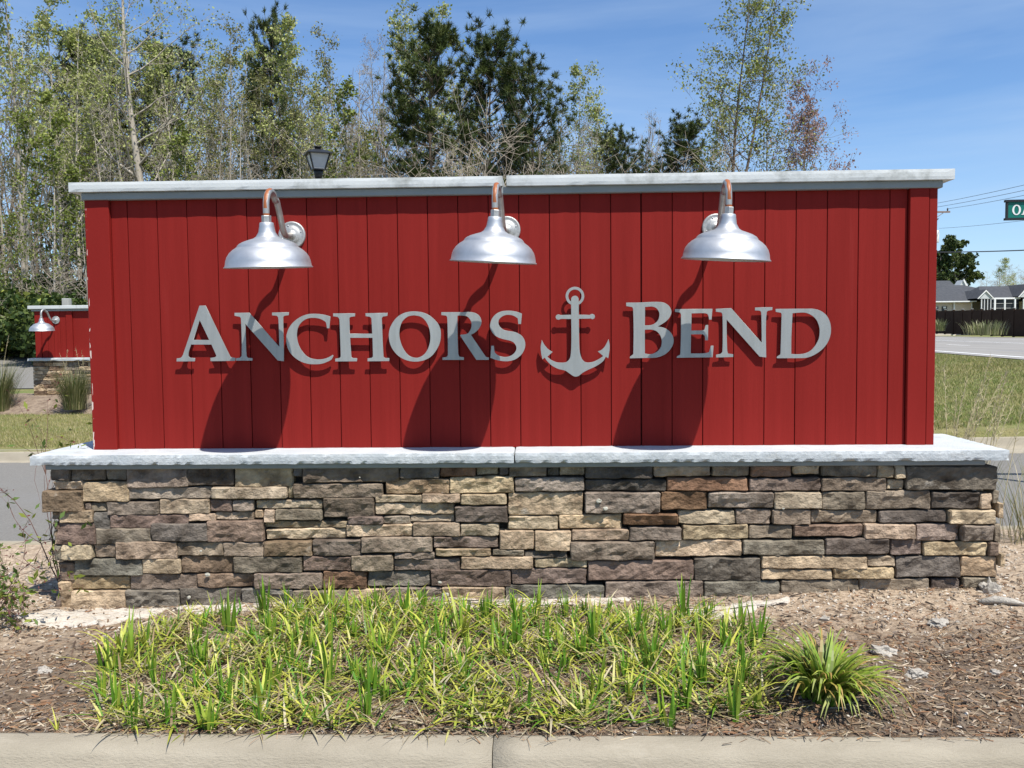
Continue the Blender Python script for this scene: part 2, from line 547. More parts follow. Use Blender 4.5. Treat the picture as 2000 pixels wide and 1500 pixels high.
def stripe(s0, s1, t0, t1, name='road_marking'):
    vv, ff = [], []
    n = max(2, int((t1 - t0) / 6))
    for i in range(n + 1):
        t = t0 + (t1 - t0) * i / n
        for s in (s0, s1):
            p = P_RD + D_RD * t + N_RD * s
            vv.append((p[0], p[1], 0.82 * sstep(2.5, 13, p[1]) + 0.006))
    for i in range(n):
        ff.append((2 * i, 2 * i + 1, 2 * i + 3, 2 * i + 2))
    return link(name, MB().add(vv, ff).mesh(name), MT['white'], main_road)


stripe(0.45, 0.62, -20, 200)
for k in range(9):
    stripe(4.3, 4.45, -6 + 12 * k, -3 + 12 * k)
stripe(8.0, 8.13, 0, 200)
stripe(8.35, 8.48, 0, 200)
stripe(13.0, 13.14, 20, 200)


# kerbs: profile swept along x, cut into segments with open joints
def kerb_segment(parent, x0, x1, y, toward, zf, top=0.105, drop=0.16, gutter=0.42):
    pr = [(0.0, -0.25), (0.0, 0.0), (0.02 * toward, 0.004), ((top - 0.03) * toward, 0.0), ((top + 0.005) * toward, -0.012), ((top + 0.03) * toward, -0.04),
          ((top + 0.05) * toward, -drop + 0.03), ((top + 0.075) * toward, -drop + 0.006), ((top + 0.10) * toward, -drop), ((top + gutter) * toward, -drop - 0.012), ((top + gutter) * toward, -0.3)]
    n = max(2, int((x1 - x0) / 0.12))
    n = min(n, 60)
    vv, ff = [], []
    for i in range(n + 1):
        x = x0 + (x1 - x0) * i / n
        for k, (dy, dz) in enumerate(pr):
            w = 0.0025 * fbm(x * 9, k * 1.7, 3.1) if 0 < k < 9 else 0
            vv.append((x, y + dy + w, zf(x) + dz + w))
    m = len(pr)
    for i in range(n):
        for k in range(m - 1):
            q = (i * m + k, i * m + k + 1, (i + 1) * m + k + 1, (i + 1) * m + k)
            ff.append(q if toward < 0 else q[::-1])
    ff.append(tuple(range(m)) if toward > 0 else tuple(range(m))[::-1])
    ff.append(tuple(n * m + k for k in range(m))[::-1] if toward > 0 else tuple(n * m + k for k in range(m)))
    me = MB().add(vv, ff).mesh('kerb_segment', True)
    return link('kerb_segment', me, MT['kerb'], parent)


def kerb_root(name):
    o = bpy.data.objects.new(name, None); COL.objects.link(o)
    return struct(o)


fk = kerb_root('front_kerb')
xj = atz(963, 1450, -0.05)[0]
for a, b in ((xj - 9.15, xj - 6.10), (xj - 6.1, xj - 3.05), (xj - 3.05, xj), (xj, xj + 3.05), (xj + 3.05, xj + 6.1)):
    kerb_segment(fk, a + 0.002, b - 0.002, Y_FK, -1, lambda x: -0.05)
bk = kerb_root('back_kerb')
for k in range(-12, 3):
    kerb_segment(bk, k * 3.05 + 0.005, k * 3.05 + 3.045, Y_BK, 1, lambda x: gz(x, 1.3) - 0.015)
fk2 = kerb_root('far_kerb')
for k in range(-14, 3):
    kerb_segment(fk2, k * 3.05 + 0.005, k * 3.05 + 3.045, Y_FAR + 0.12, -1, lambda x: gz(x, 5.8) + 0.0)
dk = kerb_root('drive_kerb')
for k in range(-18, 0):
    kerb_segment(dk, k * 3.05 + 0.005, k * 3.05 + 3.045, 33.2, -1, lambda x: gz(x, 33.2) + 0.17)


# ------------------------------------------------------------------ the mulch bed round the sign
def bed_z(x, y):
    z = gz(x, 0) + 0.018 * fbm(x * 1.3, y * 1.3, 0.3) + 0.012 * fbm(x * 6, y * 6, 1.3) + 0.006 * fbm(x * 22, y * 22, 2.3)
    e = sstep(Y_FK, Y_FK + 0.35, y)
    z = (-0.056 + 0.006 * fbm(x * 9, y * 9, 4.2)) * (1 - e) + z * e
    e2 = 1 - sstep(Y_BK - 0.3, Y_BK, y)
    z = (gz(x, 1.3) - 0.03) * (1 - e2) + z * e2
    return z


bed_o = sheet('mulch_bed', -6.0, 6.0, Y_FK + 0.004, Y_BK - 0.004, 260, 80, bed_z, MT['mulchbed'])
_a = bed_o.data.color_attributes.new('tint', 'FLOAT_COLOR', 'POINT')


def sandiness(x, y):
    k = sstep(-1.25, -0.5, y + 0.35 * fbm(x * 1.5, y * 1.5, 6.0)) * (0.35 + 0.65 * max(sstep(0.3, 1.6, x), 1 - sstep(-2.7, -2.2, x)))
    return min(1.0, max(k, 0.3 * sstep(0.25, 0.6, fbm(x * 0.9, y * 2.2, 12.0))))


for _i, _v in enumerate(bed_o.data.vertices):
    _k = sandiness(_v.co.x, _v.co.y)
    _a.data[_i].color = (1 + 1.45 * _k, 1 + 1.6 * _k, 1 + 1.75 * _k, 1)

# ------------------------------------------------------------------ the monument sign
sign = thing('monument_sign', 'large red board sign with white cap on a stacked stone base', 'sign')
HW = 2.56                   # half width of the red wall
WT = 0.27                   # wall thickness
Z0, Z1 = 0.825, 2.37        # red wall

wall = link('wall_panel', boxmesh('wall_panel', -HW + 0.02, HW - 0.02, 0.012, WT - 0.012, Z0, Z1), MT['gap'], sign)
# boards: 7 1/4 inch pitch
BP = 0.184
bx0 = -2.31
edges = [-HW + 0.148] + [bx0 + BP * k for k in range(26)] + [HW - 0.165]
for k in range(len(edges) - 1):
    a, b = edges[k] + 0.0022, edges[k + 1] - 0.0022
    if k == 17:
        b -= 0.004
    d = rng.uniform(-0.0012, 0.0012)
    me = boxmesh('board', a - (a + b) / 2, b - (a + b) / 2, -0.011 + d, 0.011, -(Z1 - Z0) / 2, (Z1 - Z0) / 2, 0.0016)
    o = link('board', me, MT['red'], wall, ((a + b) / 2, 0, (Z0 + Z1) / 2))
# trims
TP = 0.038
tr = link('corner_trim', boxmesh('corner_trim', -0.060, 0.088, -TP, WT / 2, -(Z1 - Z0) / 2, (Z1 - Z0) / 2, 0.003), MT['trimchip'], sign, (-HW + 0.06, 0, (Z0 + Z1) / 2))
tr['label'] = 'red corner board with paint chipped to pale primer'
link('corner_trim', boxmesh('corner_trim', -0.078, 0.034, -TP, WT / 2, -(Z1 - Z0) / 2, (Z1 - Z0) / 2, 0.003), MT['trim'], sign, (HW - 0.0845, 0, (Z0 + Z1) / 2))
link('corner_trim', boxmesh('corner_trim', -0.024, 0.024, -TP + 0.004, WT / 2, -(Z1 - Z0) / 2, (Z1 - Z0) / 2, 0.003), MT['trim'], sign, (HW - 0.024, 0, (Z0 + Z1) / 2))
for sx in (-1, 1):
    link('end_board', boxmesh('end_board', -0.006, 0.006, 0, WT / 2, -(Z1 - Z0) / 2, (Z1 - Z0) / 2, 0.002), MT['trim'], sign, (sx * (HW - 0.008), WT / 2 + 0.002, (Z0 + Z1) / 2))
for k in range(27):
    a = -HW + 0.02 + k * 0.1893
    link('board', boxmesh('board', 0.003, 0.186, 0, 0.014, 0, Z1 - Z0, 0.002), MT['red'], wall, (a, WT - 0.006, Z0))


# rough slab generator: box with subdivided, chipped edges
def rough_slab(name, x0, x1, y0, y1, z0, z1, seg=0.035, amp=0.006, seed=0.0, chip=0.012, tilt=0.0):
    nxs = max(2, int((x1 - x0) / seg))
    nys = max(2, int((y1 - y0) / (seg * 1.6)))
    nzs = 3
    ring = []
    vv, ff, idx = [], [], {}

    def vid(i, j, k):
        key = (i, j, k)
        if key in idx:
            return idx[key]
        x = x0 + (x1 - x0) * i / nxs; y = y0 + (y1 - y0) * j / nys; z = z0 + (z1 - z0) * k / nzs
        z += tilt * (x - (x0 + x1) / 2)
        ne = (i in (0, nxs)) + (j in (0, nys)) + (k in (0, nzs))
        n1 = fbm(x * 9 + seed, y * 9, z * 9); n2 = fbm(x * 30 + seed, y * 30, z * 40 + 7)
        cx = (1 if i == 0 else -1 if i == nxs else 0); cy = (1 if j == 0 else -1 if j == nys else 0); cz = (1 if k == 0 else -1 if k == nzs else 0)
        c = 0.004
        if ne >= 2:
            c = 0.006 + chip * max(0.0, n2 - 0.05) * (1.9 if cz > 0 else 1.0)
        x += cx * c; y += cy * c; z += cz * c
        x += amp * 0.3 * n1 * abs(cx); y += amp * (n1 + 0.5 * n2) * abs(cy); z += amp * 0.5 * n1 * abs(cz)
        idx[key] = len(vv); vv.append((x, y, z))
        return idx[key]
    for i in range(nxs):
        for j in range(nys):
            ff.append((vid(i, j, nzs), vid(i + 1, j, nzs), vid(i + 1, j + 1, nzs), vid(i, j + 1, nzs)))
            ff.append((vid(i, j, 0), vid(i, j + 1, 0), vid(i + 1, j + 1, 0), vid(i + 1, j, 0)))
        for k in range(nzs):
            ff.append((vid(i, 0, k), vid(i + 1, 0, k), vid(i + 1, 0, k + 1), vid(i, 0, k + 1)))
            ff.append((vid(i, nys, k), vid(i, nys, k + 1), vid(i + 1, nys, k + 1), vid(i + 1, nys, k)))
    for j in range(nys):
        for k in range(nzs):
            ff.append((vid(0, j, k), vid(0, j, k + 1), vid(0, j + 1, k + 1), vid(0, j + 1, k)))
            ff.append((vid(nxs, j, k), vid(nxs, j + 1, k), vid(nxs, j + 1, k + 1), vid(nxs, j, k + 1)))
    return MB().add(vv, ff).mesh(name)


# cap: two lengths of coping meeting at an open joint, fascia below
cap = link('cap', rough_slab('cap', -2.638, -0.006, -0.085, WT + 0.085, 2.392, 2.461, 0.05, 0.0004, 3.0, 0.0015, 0.0), MT['cap'], sign)
link('coping_piece', rough_slab('coping_piece', 0.006, 2.642, -0.087, WT + 0.085, 2.390, 2.463, 0.05, 0.0004, 9.0, 0.0015, 0.0), MT['cap'], cap)
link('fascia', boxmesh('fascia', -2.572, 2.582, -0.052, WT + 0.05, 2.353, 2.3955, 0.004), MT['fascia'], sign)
# ledge slab
ledge = link('ledge_slab', rough_slab('ledge_slab', -2.825, 0.0525, -0.285, WT + 0.29, 0.762, 0.832, 0.022, 0.0028, 1.0, 0.0055), MT['slab'], sign)
link('slab_piece', rough_slab('slab_piece', 0.048, 2.885, -0.29, WT + 0.29, 0.762, 0.833, 0.022, 0.0028, 5.0, 0.0055), MT['slab'], ledge)
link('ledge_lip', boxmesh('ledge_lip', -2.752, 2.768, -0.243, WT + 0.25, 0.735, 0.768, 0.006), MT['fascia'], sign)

# stacked stone: every stone of the front as read from the photograph: origin of its tile, box, colour class; one beige top-row stone is classed grey for the ledge shade
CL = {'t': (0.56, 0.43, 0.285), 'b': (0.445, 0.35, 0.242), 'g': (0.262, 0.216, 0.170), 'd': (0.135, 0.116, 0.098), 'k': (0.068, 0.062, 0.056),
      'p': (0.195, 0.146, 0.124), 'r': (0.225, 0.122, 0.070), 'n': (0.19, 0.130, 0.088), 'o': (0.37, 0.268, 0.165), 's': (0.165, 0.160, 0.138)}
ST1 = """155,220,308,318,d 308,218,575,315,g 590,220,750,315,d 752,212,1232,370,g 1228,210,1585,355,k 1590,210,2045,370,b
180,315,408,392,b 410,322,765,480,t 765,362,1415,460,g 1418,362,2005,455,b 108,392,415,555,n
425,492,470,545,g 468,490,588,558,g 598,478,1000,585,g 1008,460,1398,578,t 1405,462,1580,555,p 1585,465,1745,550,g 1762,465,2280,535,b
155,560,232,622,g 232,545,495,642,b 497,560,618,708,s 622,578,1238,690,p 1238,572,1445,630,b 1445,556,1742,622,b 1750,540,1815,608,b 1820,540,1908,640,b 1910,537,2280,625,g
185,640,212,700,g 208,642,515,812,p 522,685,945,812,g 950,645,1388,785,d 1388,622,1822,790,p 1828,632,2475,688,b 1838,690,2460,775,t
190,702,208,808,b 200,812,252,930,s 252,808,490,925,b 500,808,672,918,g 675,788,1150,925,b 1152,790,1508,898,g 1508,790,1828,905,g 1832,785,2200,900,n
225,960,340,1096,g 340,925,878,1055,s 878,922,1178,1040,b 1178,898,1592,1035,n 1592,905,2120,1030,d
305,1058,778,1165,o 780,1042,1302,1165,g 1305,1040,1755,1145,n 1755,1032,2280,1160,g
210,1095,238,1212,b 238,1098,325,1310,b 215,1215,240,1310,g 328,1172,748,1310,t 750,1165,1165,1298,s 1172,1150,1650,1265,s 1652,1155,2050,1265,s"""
ST2 = """130,200,205,285,s 207,195,962,330,d 968,195,1275,298,d 1280,200,1555,282,r 1562,195,1732,272,b 1740,200,1810,270,d 1815,195,2110,285,g
88,362,128,455,b 132,335,832,452,g 852,300,1352,420,o 1355,282,1855,415,t 1862,290,2405,400,g
368,447,765,602,d 775,424,1135,485,b 1138,414,1435,488,b 1440,418,1798,502,b 1808,405,2395,588,b 768,490,1390,582,t 1395,512,1805,642,d
562,590,838,655,p 838,592,1045,655,g 1045,585,1390,640,b 545,655,1065,752,t 1068,642,1435,750,g 1438,650,1738,745,b 1808,592,2200,698,b
288,770,665,900,d 668,752,1220,872,g 1225,750,1735,838,p 1742,700,2012,850,b 1242,842,1678,902,b 925,875,1238,922,g 1685,852,1935,898,g 1938,865,2270,918,k
208,902,588,1018,p 590,892,912,1018,g 915,925,1440,1018,p 1445,905,2005,1000,b
365,1022,706,1158,r 710,1020,1200,1142,s 1205,1005,1830,1138,p 1835,1000,2420,1122,p
135,1165,550,1265,g 555,1160,855,1260,b 860,1148,1290,1250,g 1295,1142,1785,1245,b 1788,1128,2560,1240,s"""
ST3 = """192,205,288,280,k 290,200,490,275,b 492,195,1018,300,k 1025,200,1465,282,b 1480,195,1775,282,g 1780,195,2102,285,r
490,305,1125,400,k 1130,290,1755,395,r 1768,292,2330,395,p 490,405,1075,570,g 1080,398,1445,542,r 1450,402,1960,530,g 1964,400,2330,530,b
285,580,780,692,t 785,568,1212,660,r 1222,548,1665,655,b 1667,540,1945,660,g 1948,535,2250,658,g
98,705,382,862,t 388,695,832,782,b 835,674,1242,780,g 1250,660,1768,772,t 1770,665,2110,765,g
372,788,1032,932,g 1036,780,1718,908,t 1722,776,2355,895,s 95,922,505,996,b
510,938,1338,1092,p 1342,918,1862,1100,d 1868,902,2690,1000,t 1868,1005,2420,1085,b 645,1098,1412,1240,g 1420,1100,2010,1195,s"""
ST4 = """190,195,405,265,b 418,190,848,285,g 850,190,982,290,b 985,190,1070,298,b 1075,200,1792,388,d
412,290,925,398,g 930,305,1068,388,b 415,402,758,542,g 762,392,1272,540,g 1275,402,1650,535,d 1652,415,1748,535,t 1752,392,1803,488,g 1785,490,1838,606,o
330,547,860,648,g 865,547,1402,642,d 1410,542,1770,652,t 198,657,740,750,n 748,652,1145,768,b 1152,652,1500,785,g 1502,657,1755,785,g 1760,650,1812,788,g
440,762,942,888,d 948,770,1200,895,p 1212,792,1705,903,t 1708,790,1800,903,p 770,900,990,983,b 980,985,985,990,d 994,908,1505,1070,d 1508,910,1788,1066,t 1790,880,1838,980,o
505,988,975,1078,t 100,1088,705,1205,g 710,1082,1262,1210,g 1278,1085,1512,1215,d 1530,1072,1790,1225,g"""


def stone_mesh(w, h, depth, seed, back=0.10, res=0.024):
    """split-face stone centred on x/z, front towards -y"""
    bv = min(0.0055, h * 0.1, w * 0.1)
    nxs = min(max(2, int(w / res)), 16); nzs = min(max(2, int(h / res)), 7)
    us = [0.0] + list(np.linspace(bv, w - bv, nxs + 1)) + [w]
    qs = [0.0] + list(np.linspace(bv, h - bv, nzs + 1)) + [h]
    NX, NZ = len(us) - 1, len(qs) - 1
    vv, ff = [], []
    tiltx = 0.012 * mnoise.noise(Vector((seed, 3.3, 0))); tiltz = 0.016 * mnoise.noise(Vector((seed, 9.1, 0)))
    sk = 0.05 * mnoise.noise(Vector((seed, 5.7, 2)))
    for j, zq in enumerate(qs):
        for i, xu in enumerate(us):
            u = xu / w; q = zq / h
            x = xu - w / 2; z = zq - h / 2
            n1 = fbm(x * 6 + seed * 3.1, z * 9, seed)
            c1 = mnoise.cell(Vector((x * 16 + seed * 5 + 0.35 * n1, z * 22 + 3 * n1, seed)))
            n2 = fbm(x * 26 + seed, z * 34, seed * 2, 3)
            y = -depth - 0.012 * n1 - 0.006 * c1 - 0.006 * n2 + tiltx * (u - 0.5) * 2 + tiltz * (q - 0.5) * 2
            eb = (i in (0, NX)) + (j in (0, NZ))
            if eb:
                y += bv * 1.3 + 0.005 * abs(n2)
            x += 0.0055 * mnoise.noise(Vector((z * 24, x * 3, seed))) * (1 if i in (0, 1, NX - 1, NX) else 0)
            z += 0.0060 * mnoise.noise(Vector((x * 14, seed, 2 + round(q)))) * (1 if j in (0, 1, NZ - 1, NZ) else 0)
            z += sk * h * (u - 0.5) * (1 if q > 0.5 else -1) * 0.8
            if eb == 2:
                x *= 1 - 0.010 / max(w, 0.05); z *= 1 - 0.009 / max(h, 0.03)
            vv.append((x, y, z))
    for j in range(NZ):
        for i in range(NX):
            a = j * (NX + 1) + i
            ff.append((a, a + 1, a + NX + 2, a + NX + 1))
    ring = [i for i in range(NX + 1)] + [j * (NX + 1) + NX for j in range(1, NZ + 1)] + [NZ * (NX + 1) + i for i in range(NX - 1, -1, -1)] + [j * (NX + 1) for j in range(NZ - 1, 0, -1)]
    o = len(vv)
    for r_ in ring:
        vv.append((vv[r_][0] * 0.99, back, vv[r_][2] * 0.985))
    L = len(ring)
    for k in range(L):
        k2 = (k + 1) % L
        ff.append((ring[k2], ring[k], o + k, o + k2))
    me = MB().add(vv, ff).mesh('stone', False)
    return me


base = link('stone_base', boxmesh('stone_base', -2.67, 2.68, -0.145, WT + 0.21, -0.4, 0.735), MT['mortar'], sign)
SY = -0.20
sc = 0
for ox, txt in ((60, ST1), (540, ST2), (1020, ST3), (1500, ST4)):
    for tok in txt.split():
        q = tok.split(',')
        x0, y0, x1, y1 = [float(t) for t in q[:4]]
        if x1 - x0 < 12:
            continue
        g = 1.6
        px0, px1 = ox + (x0 + g) * 0.25, ox + (x1 - g) * 0.25
        py0, py1 = 860 + (y0 + g * 0.8) * 0.25, 860 + (y1 - g * 0.8) * 0.25
        if py0 > 1125:
            py1 += 8
        a = at(px0, py1, SY - 0.02); b = at(px1, py0, SY - 0.02)
        # stone rows follow the level of the base
        w, h = b[0] - a[0], b[2] - a[2]
        sc += 1
        dep = 0.012 + 0.040 * rng.random() - (0.006 if h < 0.06 else 0)
        if y0 < 330:
            dep = min(dep, 0.030)
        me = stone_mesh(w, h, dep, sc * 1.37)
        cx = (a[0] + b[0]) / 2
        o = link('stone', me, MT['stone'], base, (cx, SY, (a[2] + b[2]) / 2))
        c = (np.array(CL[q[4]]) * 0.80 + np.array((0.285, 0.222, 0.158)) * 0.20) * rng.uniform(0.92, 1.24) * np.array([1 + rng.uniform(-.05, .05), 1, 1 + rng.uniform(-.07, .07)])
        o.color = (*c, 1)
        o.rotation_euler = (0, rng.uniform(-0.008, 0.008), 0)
# stones on the two ends
for sx in (-1, 1):
    z = -0.13
    while z < 0.70:
        h = rng.uniform(0.055, 0.115); h = min(h, 0.735 - z)
        y = -0.17
        while y < WT + 0.2:
            w = rng.uniform(0.12, 0.3)
            if y + w > WT + 0.12:
                w = WT + 0.22 - y
            sc += 1
            me = stone_mesh(w - 0.008, h - 0.008, 0.02 + 0.02 * rng.random(), sc * 1.37, res=0.035)
            o = link('stone', me, MT['stone'], base, (sx * 2.70, y + w / 2, z + h / 2))
            o.rotation_euler = (0, 0, sx * math.pi / 2)
            o.color = (*(np.array(CL[rng.choice(list('tbggdnpsb'))]) * rng.uniform(0.85, 1.15)), 1)
            y += w
        z += h
# a pale lichen crust and mortar spots on some stones
lich = MB()
for (lx, ly, s) in ((1020 + 598 * .25, 860 + 475 * .25, .016), (1020 + 650 * .25, 860 + 535 * .25, .015), (540 + 1275 * .25, 860 + 1110 * .25, .012),
                    (60 + 1235 * .25, 860 + 1228 * .25, .012), (60 + 1380 * .25, 860 + 1050 * .25, .016), (540 + 1320 * .25, 860 + 1210 * .25, .02),
                    (1500 + 120 * .25, 860 + 535 * .25, .008), (60 + 1330 * .25, 860 + 865 * .25, .008), (540 + 650 * .25, 860 + 290 * .25, .005)):
    p = at(lx, ly, SY - 0.05)
    bm = bmesh.new(); bmesh.ops.create_icosphere(bm, subdivisions=2, radius=s)
    for vtx in bm.verts:
        k = 1 + 0.5 * fbm(vtx.co.x * 90, vtx.co.y * 90, vtx.co.z * 90 + lx)
        vtx.co = Vector((vtx.co.x * k + p[0], vtx.co.y * 0.5 * k + p[1], vtx.co.z * k * 0.8 + p[2]))
    bm.verts.ensure_lookup_table()
    lich.add([vt.co for vt in bm.verts], [[vt.index for vt in fc.verts] for fc in bm.faces]); bm.free()
stuff(link('lichen', lich.mesh('lichen'), MT['lichen'], base))


# ---- letters and anchor: outlines traced in the plane of the letters
def smooth_poly(pts, sub=4, corner=38):
    n = len(pts)
    P = [np.array(p, float) for p in pts]
    hard = []
    for i in range(n):
        a = P[i] - P[i - 1]; b = P[(i + 1) % n] - P[i]
        ang = abs(math.degrees(math.atan2(a[0] * b[1] - a[1] * b[0], a @ b)))
        hard.append(ang > corner)
    out = []
    for i in range(n):
        p1, p2 = P[i], P[(i + 1) % n]
        p0 = P[i - 1] if not hard[i] else p1 - (p2 - p1)
        p3 = P[(i + 2) % n] if not hard[(i + 1) % n] else p2 + (p2 - p1)
        if hard[i] and hard[(i + 1) % n]:
            out.append(p1); continue
        # limit tangents on very uneven segments
        L = np.linalg.norm(p2 - p1)
        m1 = (p2 - p0) / 2; m2 = (p3 - p1) / 2
        for mm in (m1, m2):
            lm = np.linalg.norm(mm)
            if lm > L * 1.1:
                mm *= L * 1.1 / lm
        for k in range(sub):
            t = k / sub
            h00 = 2 * t ** 3 - 3 * t ** 2 + 1; h10 = t ** 3 - 2 * t ** 2 + t; h01 = -2 * t ** 3 + 3 * t ** 2; h11 = t ** 3 - t ** 2
            out.append(h00 * p1 + h10 * m1 + h01 * p2 + h11 * m2)
    return out


def plate_mesh(name, loops, half=0.0022, bev=0.0006):
    """flat plate cut to the given loops (x, z); front towards -y; centred on y = 0"""
    cu = bpy.data.curves.new(name, 'CURVE')
    cu.dimensions = '2D'; cu.fill_mode = 'BOTH'; cu.extrude = half; cu.bevel_depth = bev; cu.bevel_resolution = 0
    cu.offset = -bev
    for lp in loops:
        sp = cu.splines.new('POLY'); sp.points.add(len(lp) - 1)
        for k, p in enumerate(lp):
            sp.points[k].co = (p[0], p[1], 0, 1)
        sp.use_cyclic_u = True
    ob = bpy.data.objects.new('tmp', cu); COL.objects.link(ob)
    dg = bpy.context.evaluated_depsgraph_get()
    me = bpy.data.meshes.new_from_object(ob.evaluated_get(dg))
    bpy.data.objects.remove(ob); bpy.data.curves.remove(cu)
    for vtx in me.vertices:
        x, y, z = vtx.co
        vtx.co = (x, -z, y)
    me.update()
    return me


LY = -0.050       # plane of the letter fronts
LETTERS = [
 ('A', 340, 590, .11, [[(450,62),(558,62),(995,965),(1020,980),(1088,990),(1085,1045),(645,1050),(645,990),(720,980),(748,960),(740,930),(662,755),(302,755),(258,890),(254,960),(280,985),(370,995),(370,1052),(42,1055),(45,1000),(110,990),(140,965),(165,910)],[(455,322),(340,672),(622,672)]]),
 ('N', 340, 590, .11, [[(1072,190),(1335,188),(1868,795),(1860,500),(1848,280),(1825,244),(1738,236),(1738,185),(2036,180),(2036,232),(1960,245),(1938,268),(1938,400),(1948,830),(1948,1052),(1840,1037),(1265,388),(1270,560),(1285,950),(1310,990),(1390,995),(1390,1040),(1095,1040),(1098,995),(1170,988),(1198,955),(1200,700),(1185,290),(1165,262),(1072,243)]]),
 ('C', 540, 590, .11, [[(955,255),(850,225),(700,207),(560,215),(430,260),(310,345),(225,450),(180,570),(172,660),(185,770),(230,880),(310,975),(420,1050),(550,1095),(700,1105),(830,1088),(970,1025),(1010,955),(1000,938),(900,990),(800,1015),(700,1015),(600,995),(520,945),(440,850),(390,750),(365,640),(362,560),(380,460),(430,375),(510,310),(600,283),(700,283),(790,305),(860,345),(880,370),(895,465),(940,465)]]),
 ('H', 540, 590, .11, [[(1005,200),(1395,200),(1395,252),(1315,265),(1295,285),(1298,560),(1700,560),(1685,290),(1660,262),(1580,250),(1580,197),(1970,192),(1970,245),(1890,258),(1870,285),(1885,700),(1900,970),(1925,990),(2002,995),(2002,1048),(1615,1052),(1618,998),(1690,990),(1712,965),(1705,635),(1308,635),(1328,970),(1350,992),(1430,998),(1430,1052),(1040,1055),(1042,1005),(1115,992),(1140,965),(1130,640),(1115,310),(1090,265),(1005,252)]]),
 ('O', 740, 590, .11, [[(650,165),(800,190),(930,260),(1040,370),(1090,480),(1100,590),(1080,730),(1010,870),(910,980),(780,1040),(630,1058),(480,1030),(350,960),(250,850),(195,730),(175,600),(190,480),(240,370),(320,270),(430,200),(540,170)],[(640,238),(570,242),(500,265),(420,340),(375,450),(362,570),(380,690),(430,820),(510,930),(600,980),(700,985),(800,930),(870,830),(908,700),(910,560),(880,430),(820,325),(740,260)]]),
 ('R', 740, 590, .11, [[(1108,178),(1500,178),(1600,175),(1700,190),(1780,240),(1818,320),(1815,400),(1770,480),(1700,545),(1635,582),(1850,900),(1885,950),(1910,975),(1955,985),(1950,1027),(1730,1027),(1440,592),(1460,577),(1530,572),(1590,545),(1630,480),(1645,400),(1630,330),(1595,280),(1550,250),(1490,240),(1400,240),(1395,260),(1398,600),(1410,920),(1430,970),(1510,980),(1508,1027),(1128,1027),(1130,983),(1195,975),(1225,945),(1222,600),(1212,270),(1190,240),(1108,232)]]),
 ('S', 900, 590, .11, [[(1085,205),(1070,390),(1020,390),(1010,290),(960,255),(890,230),(800,230),(730,260),(680,310),(668,370),(690,430),(750,485),(830,510),(950,530),(1060,580),(1120,650),(1145,740),(1130,840),(1070,940),(970,1015),(860,1048),(740,1048),(620,1025),(525,990),(540,775),(588,775),(600,880),(640,930),(700,960),(790,975),(880,955),(950,905),(985,840),(980,780),(940,720),(870,685),(740,655),(640,615),(570,555),(525,470),(520,400),(550,300),(620,215),(720,165),(850,152),(980,168)]]),
 ('B', 1210, 580, .11, [[(118,100),(350,98),(560,88),(700,88),(800,105),(880,160),(920,240),(915,310),(870,390),(790,460),(680,525),(800,550),(890,610),(945,690),(962,780),(940,870),(870,970),(770,1040),(640,1078),(400,1085),(182,1090),(185,1060),(245,1015),(250,600),(240,210),(225,180),(118,162)],[(455,180),(450,505),(560,498),(640,460),(690,400),(708,310),(690,245),(640,190),(560,170)],[(450,582),(450,1005),(530,1015),(610,1000),(690,950),(740,870),(748,760),(715,670),(650,605),(560,580)]]),
 ('E', 1210, 580, .11, [[(985,215),(1650,210),(1635,402),(1590,402),(1580,340),(1560,300),(1500,288),(1280,292),(1275,595),(1480,592),(1510,580),(1530,500),(1575,497),(1572,770),(1522,770),(1515,690),(1480,662),(1270,665),(1265,1003),(1500,1000),(1590,980),(1625,865),(1670,865),(1655,1072),(1015,1080),(1020,1055),(1080,1020),(1090,700),(1090,310),(1070,275),(985,265)]]),
 ('N', 1410, 580, .11, [[(-108,210),(165,198),(708,815),(700,300),(690,255),(660,243),(588,240),(590,187),(898,180),(895,232),(820,245),(798,265),(785,400),(782,700),(788,1075),(670,1060),(85,402),(85,600),(95,950),(110,1005),(200,1018),(198,1068),(-105,1075),(-103,1025),(-20,1010),(8,970),(15,600),(8,310),(-10,275),(-108,262)]]),
 ('D', 1410, 580, .11, [[(955,212),(1500,208),(1640,212),(1760,250),(1860,330),(1920,450),(1938,580),(1920,710),(1860,840),(1760,950),(1620,1040),(1500,1080),(1400,1087),(975,1088),(978,1060),(1040,1018),(1050,700),(1060,300),(1045,280),(955,265)],[(1255,290),(1235,700),(1232,1012),(1350,1018),(1480,1000),(1580,950),(1660,860),(1720,740),(1735,620),(1725,520),(1680,410),(1600,330),(1500,285),(1400,278)]]),
]


def trace(ox, oy, k, loop, Y):
    out = []
    for p in smooth_poly(loop):
        q = at(ox + p[0] * k, oy + p[1] * k, Y)
        out.append((q[0], q[2]))
    return out


def standoffs(parent, pts, Y0):
    for (x, z) in pts:
        me = MB().tube([(0, 0, 0), (0, -Y0 - 0.014, 0)], [0.004, 0.004], 8).mesh('stud')
        link('stud', me, MT['plate'], parent, (x, Y0 + 0.009, z))


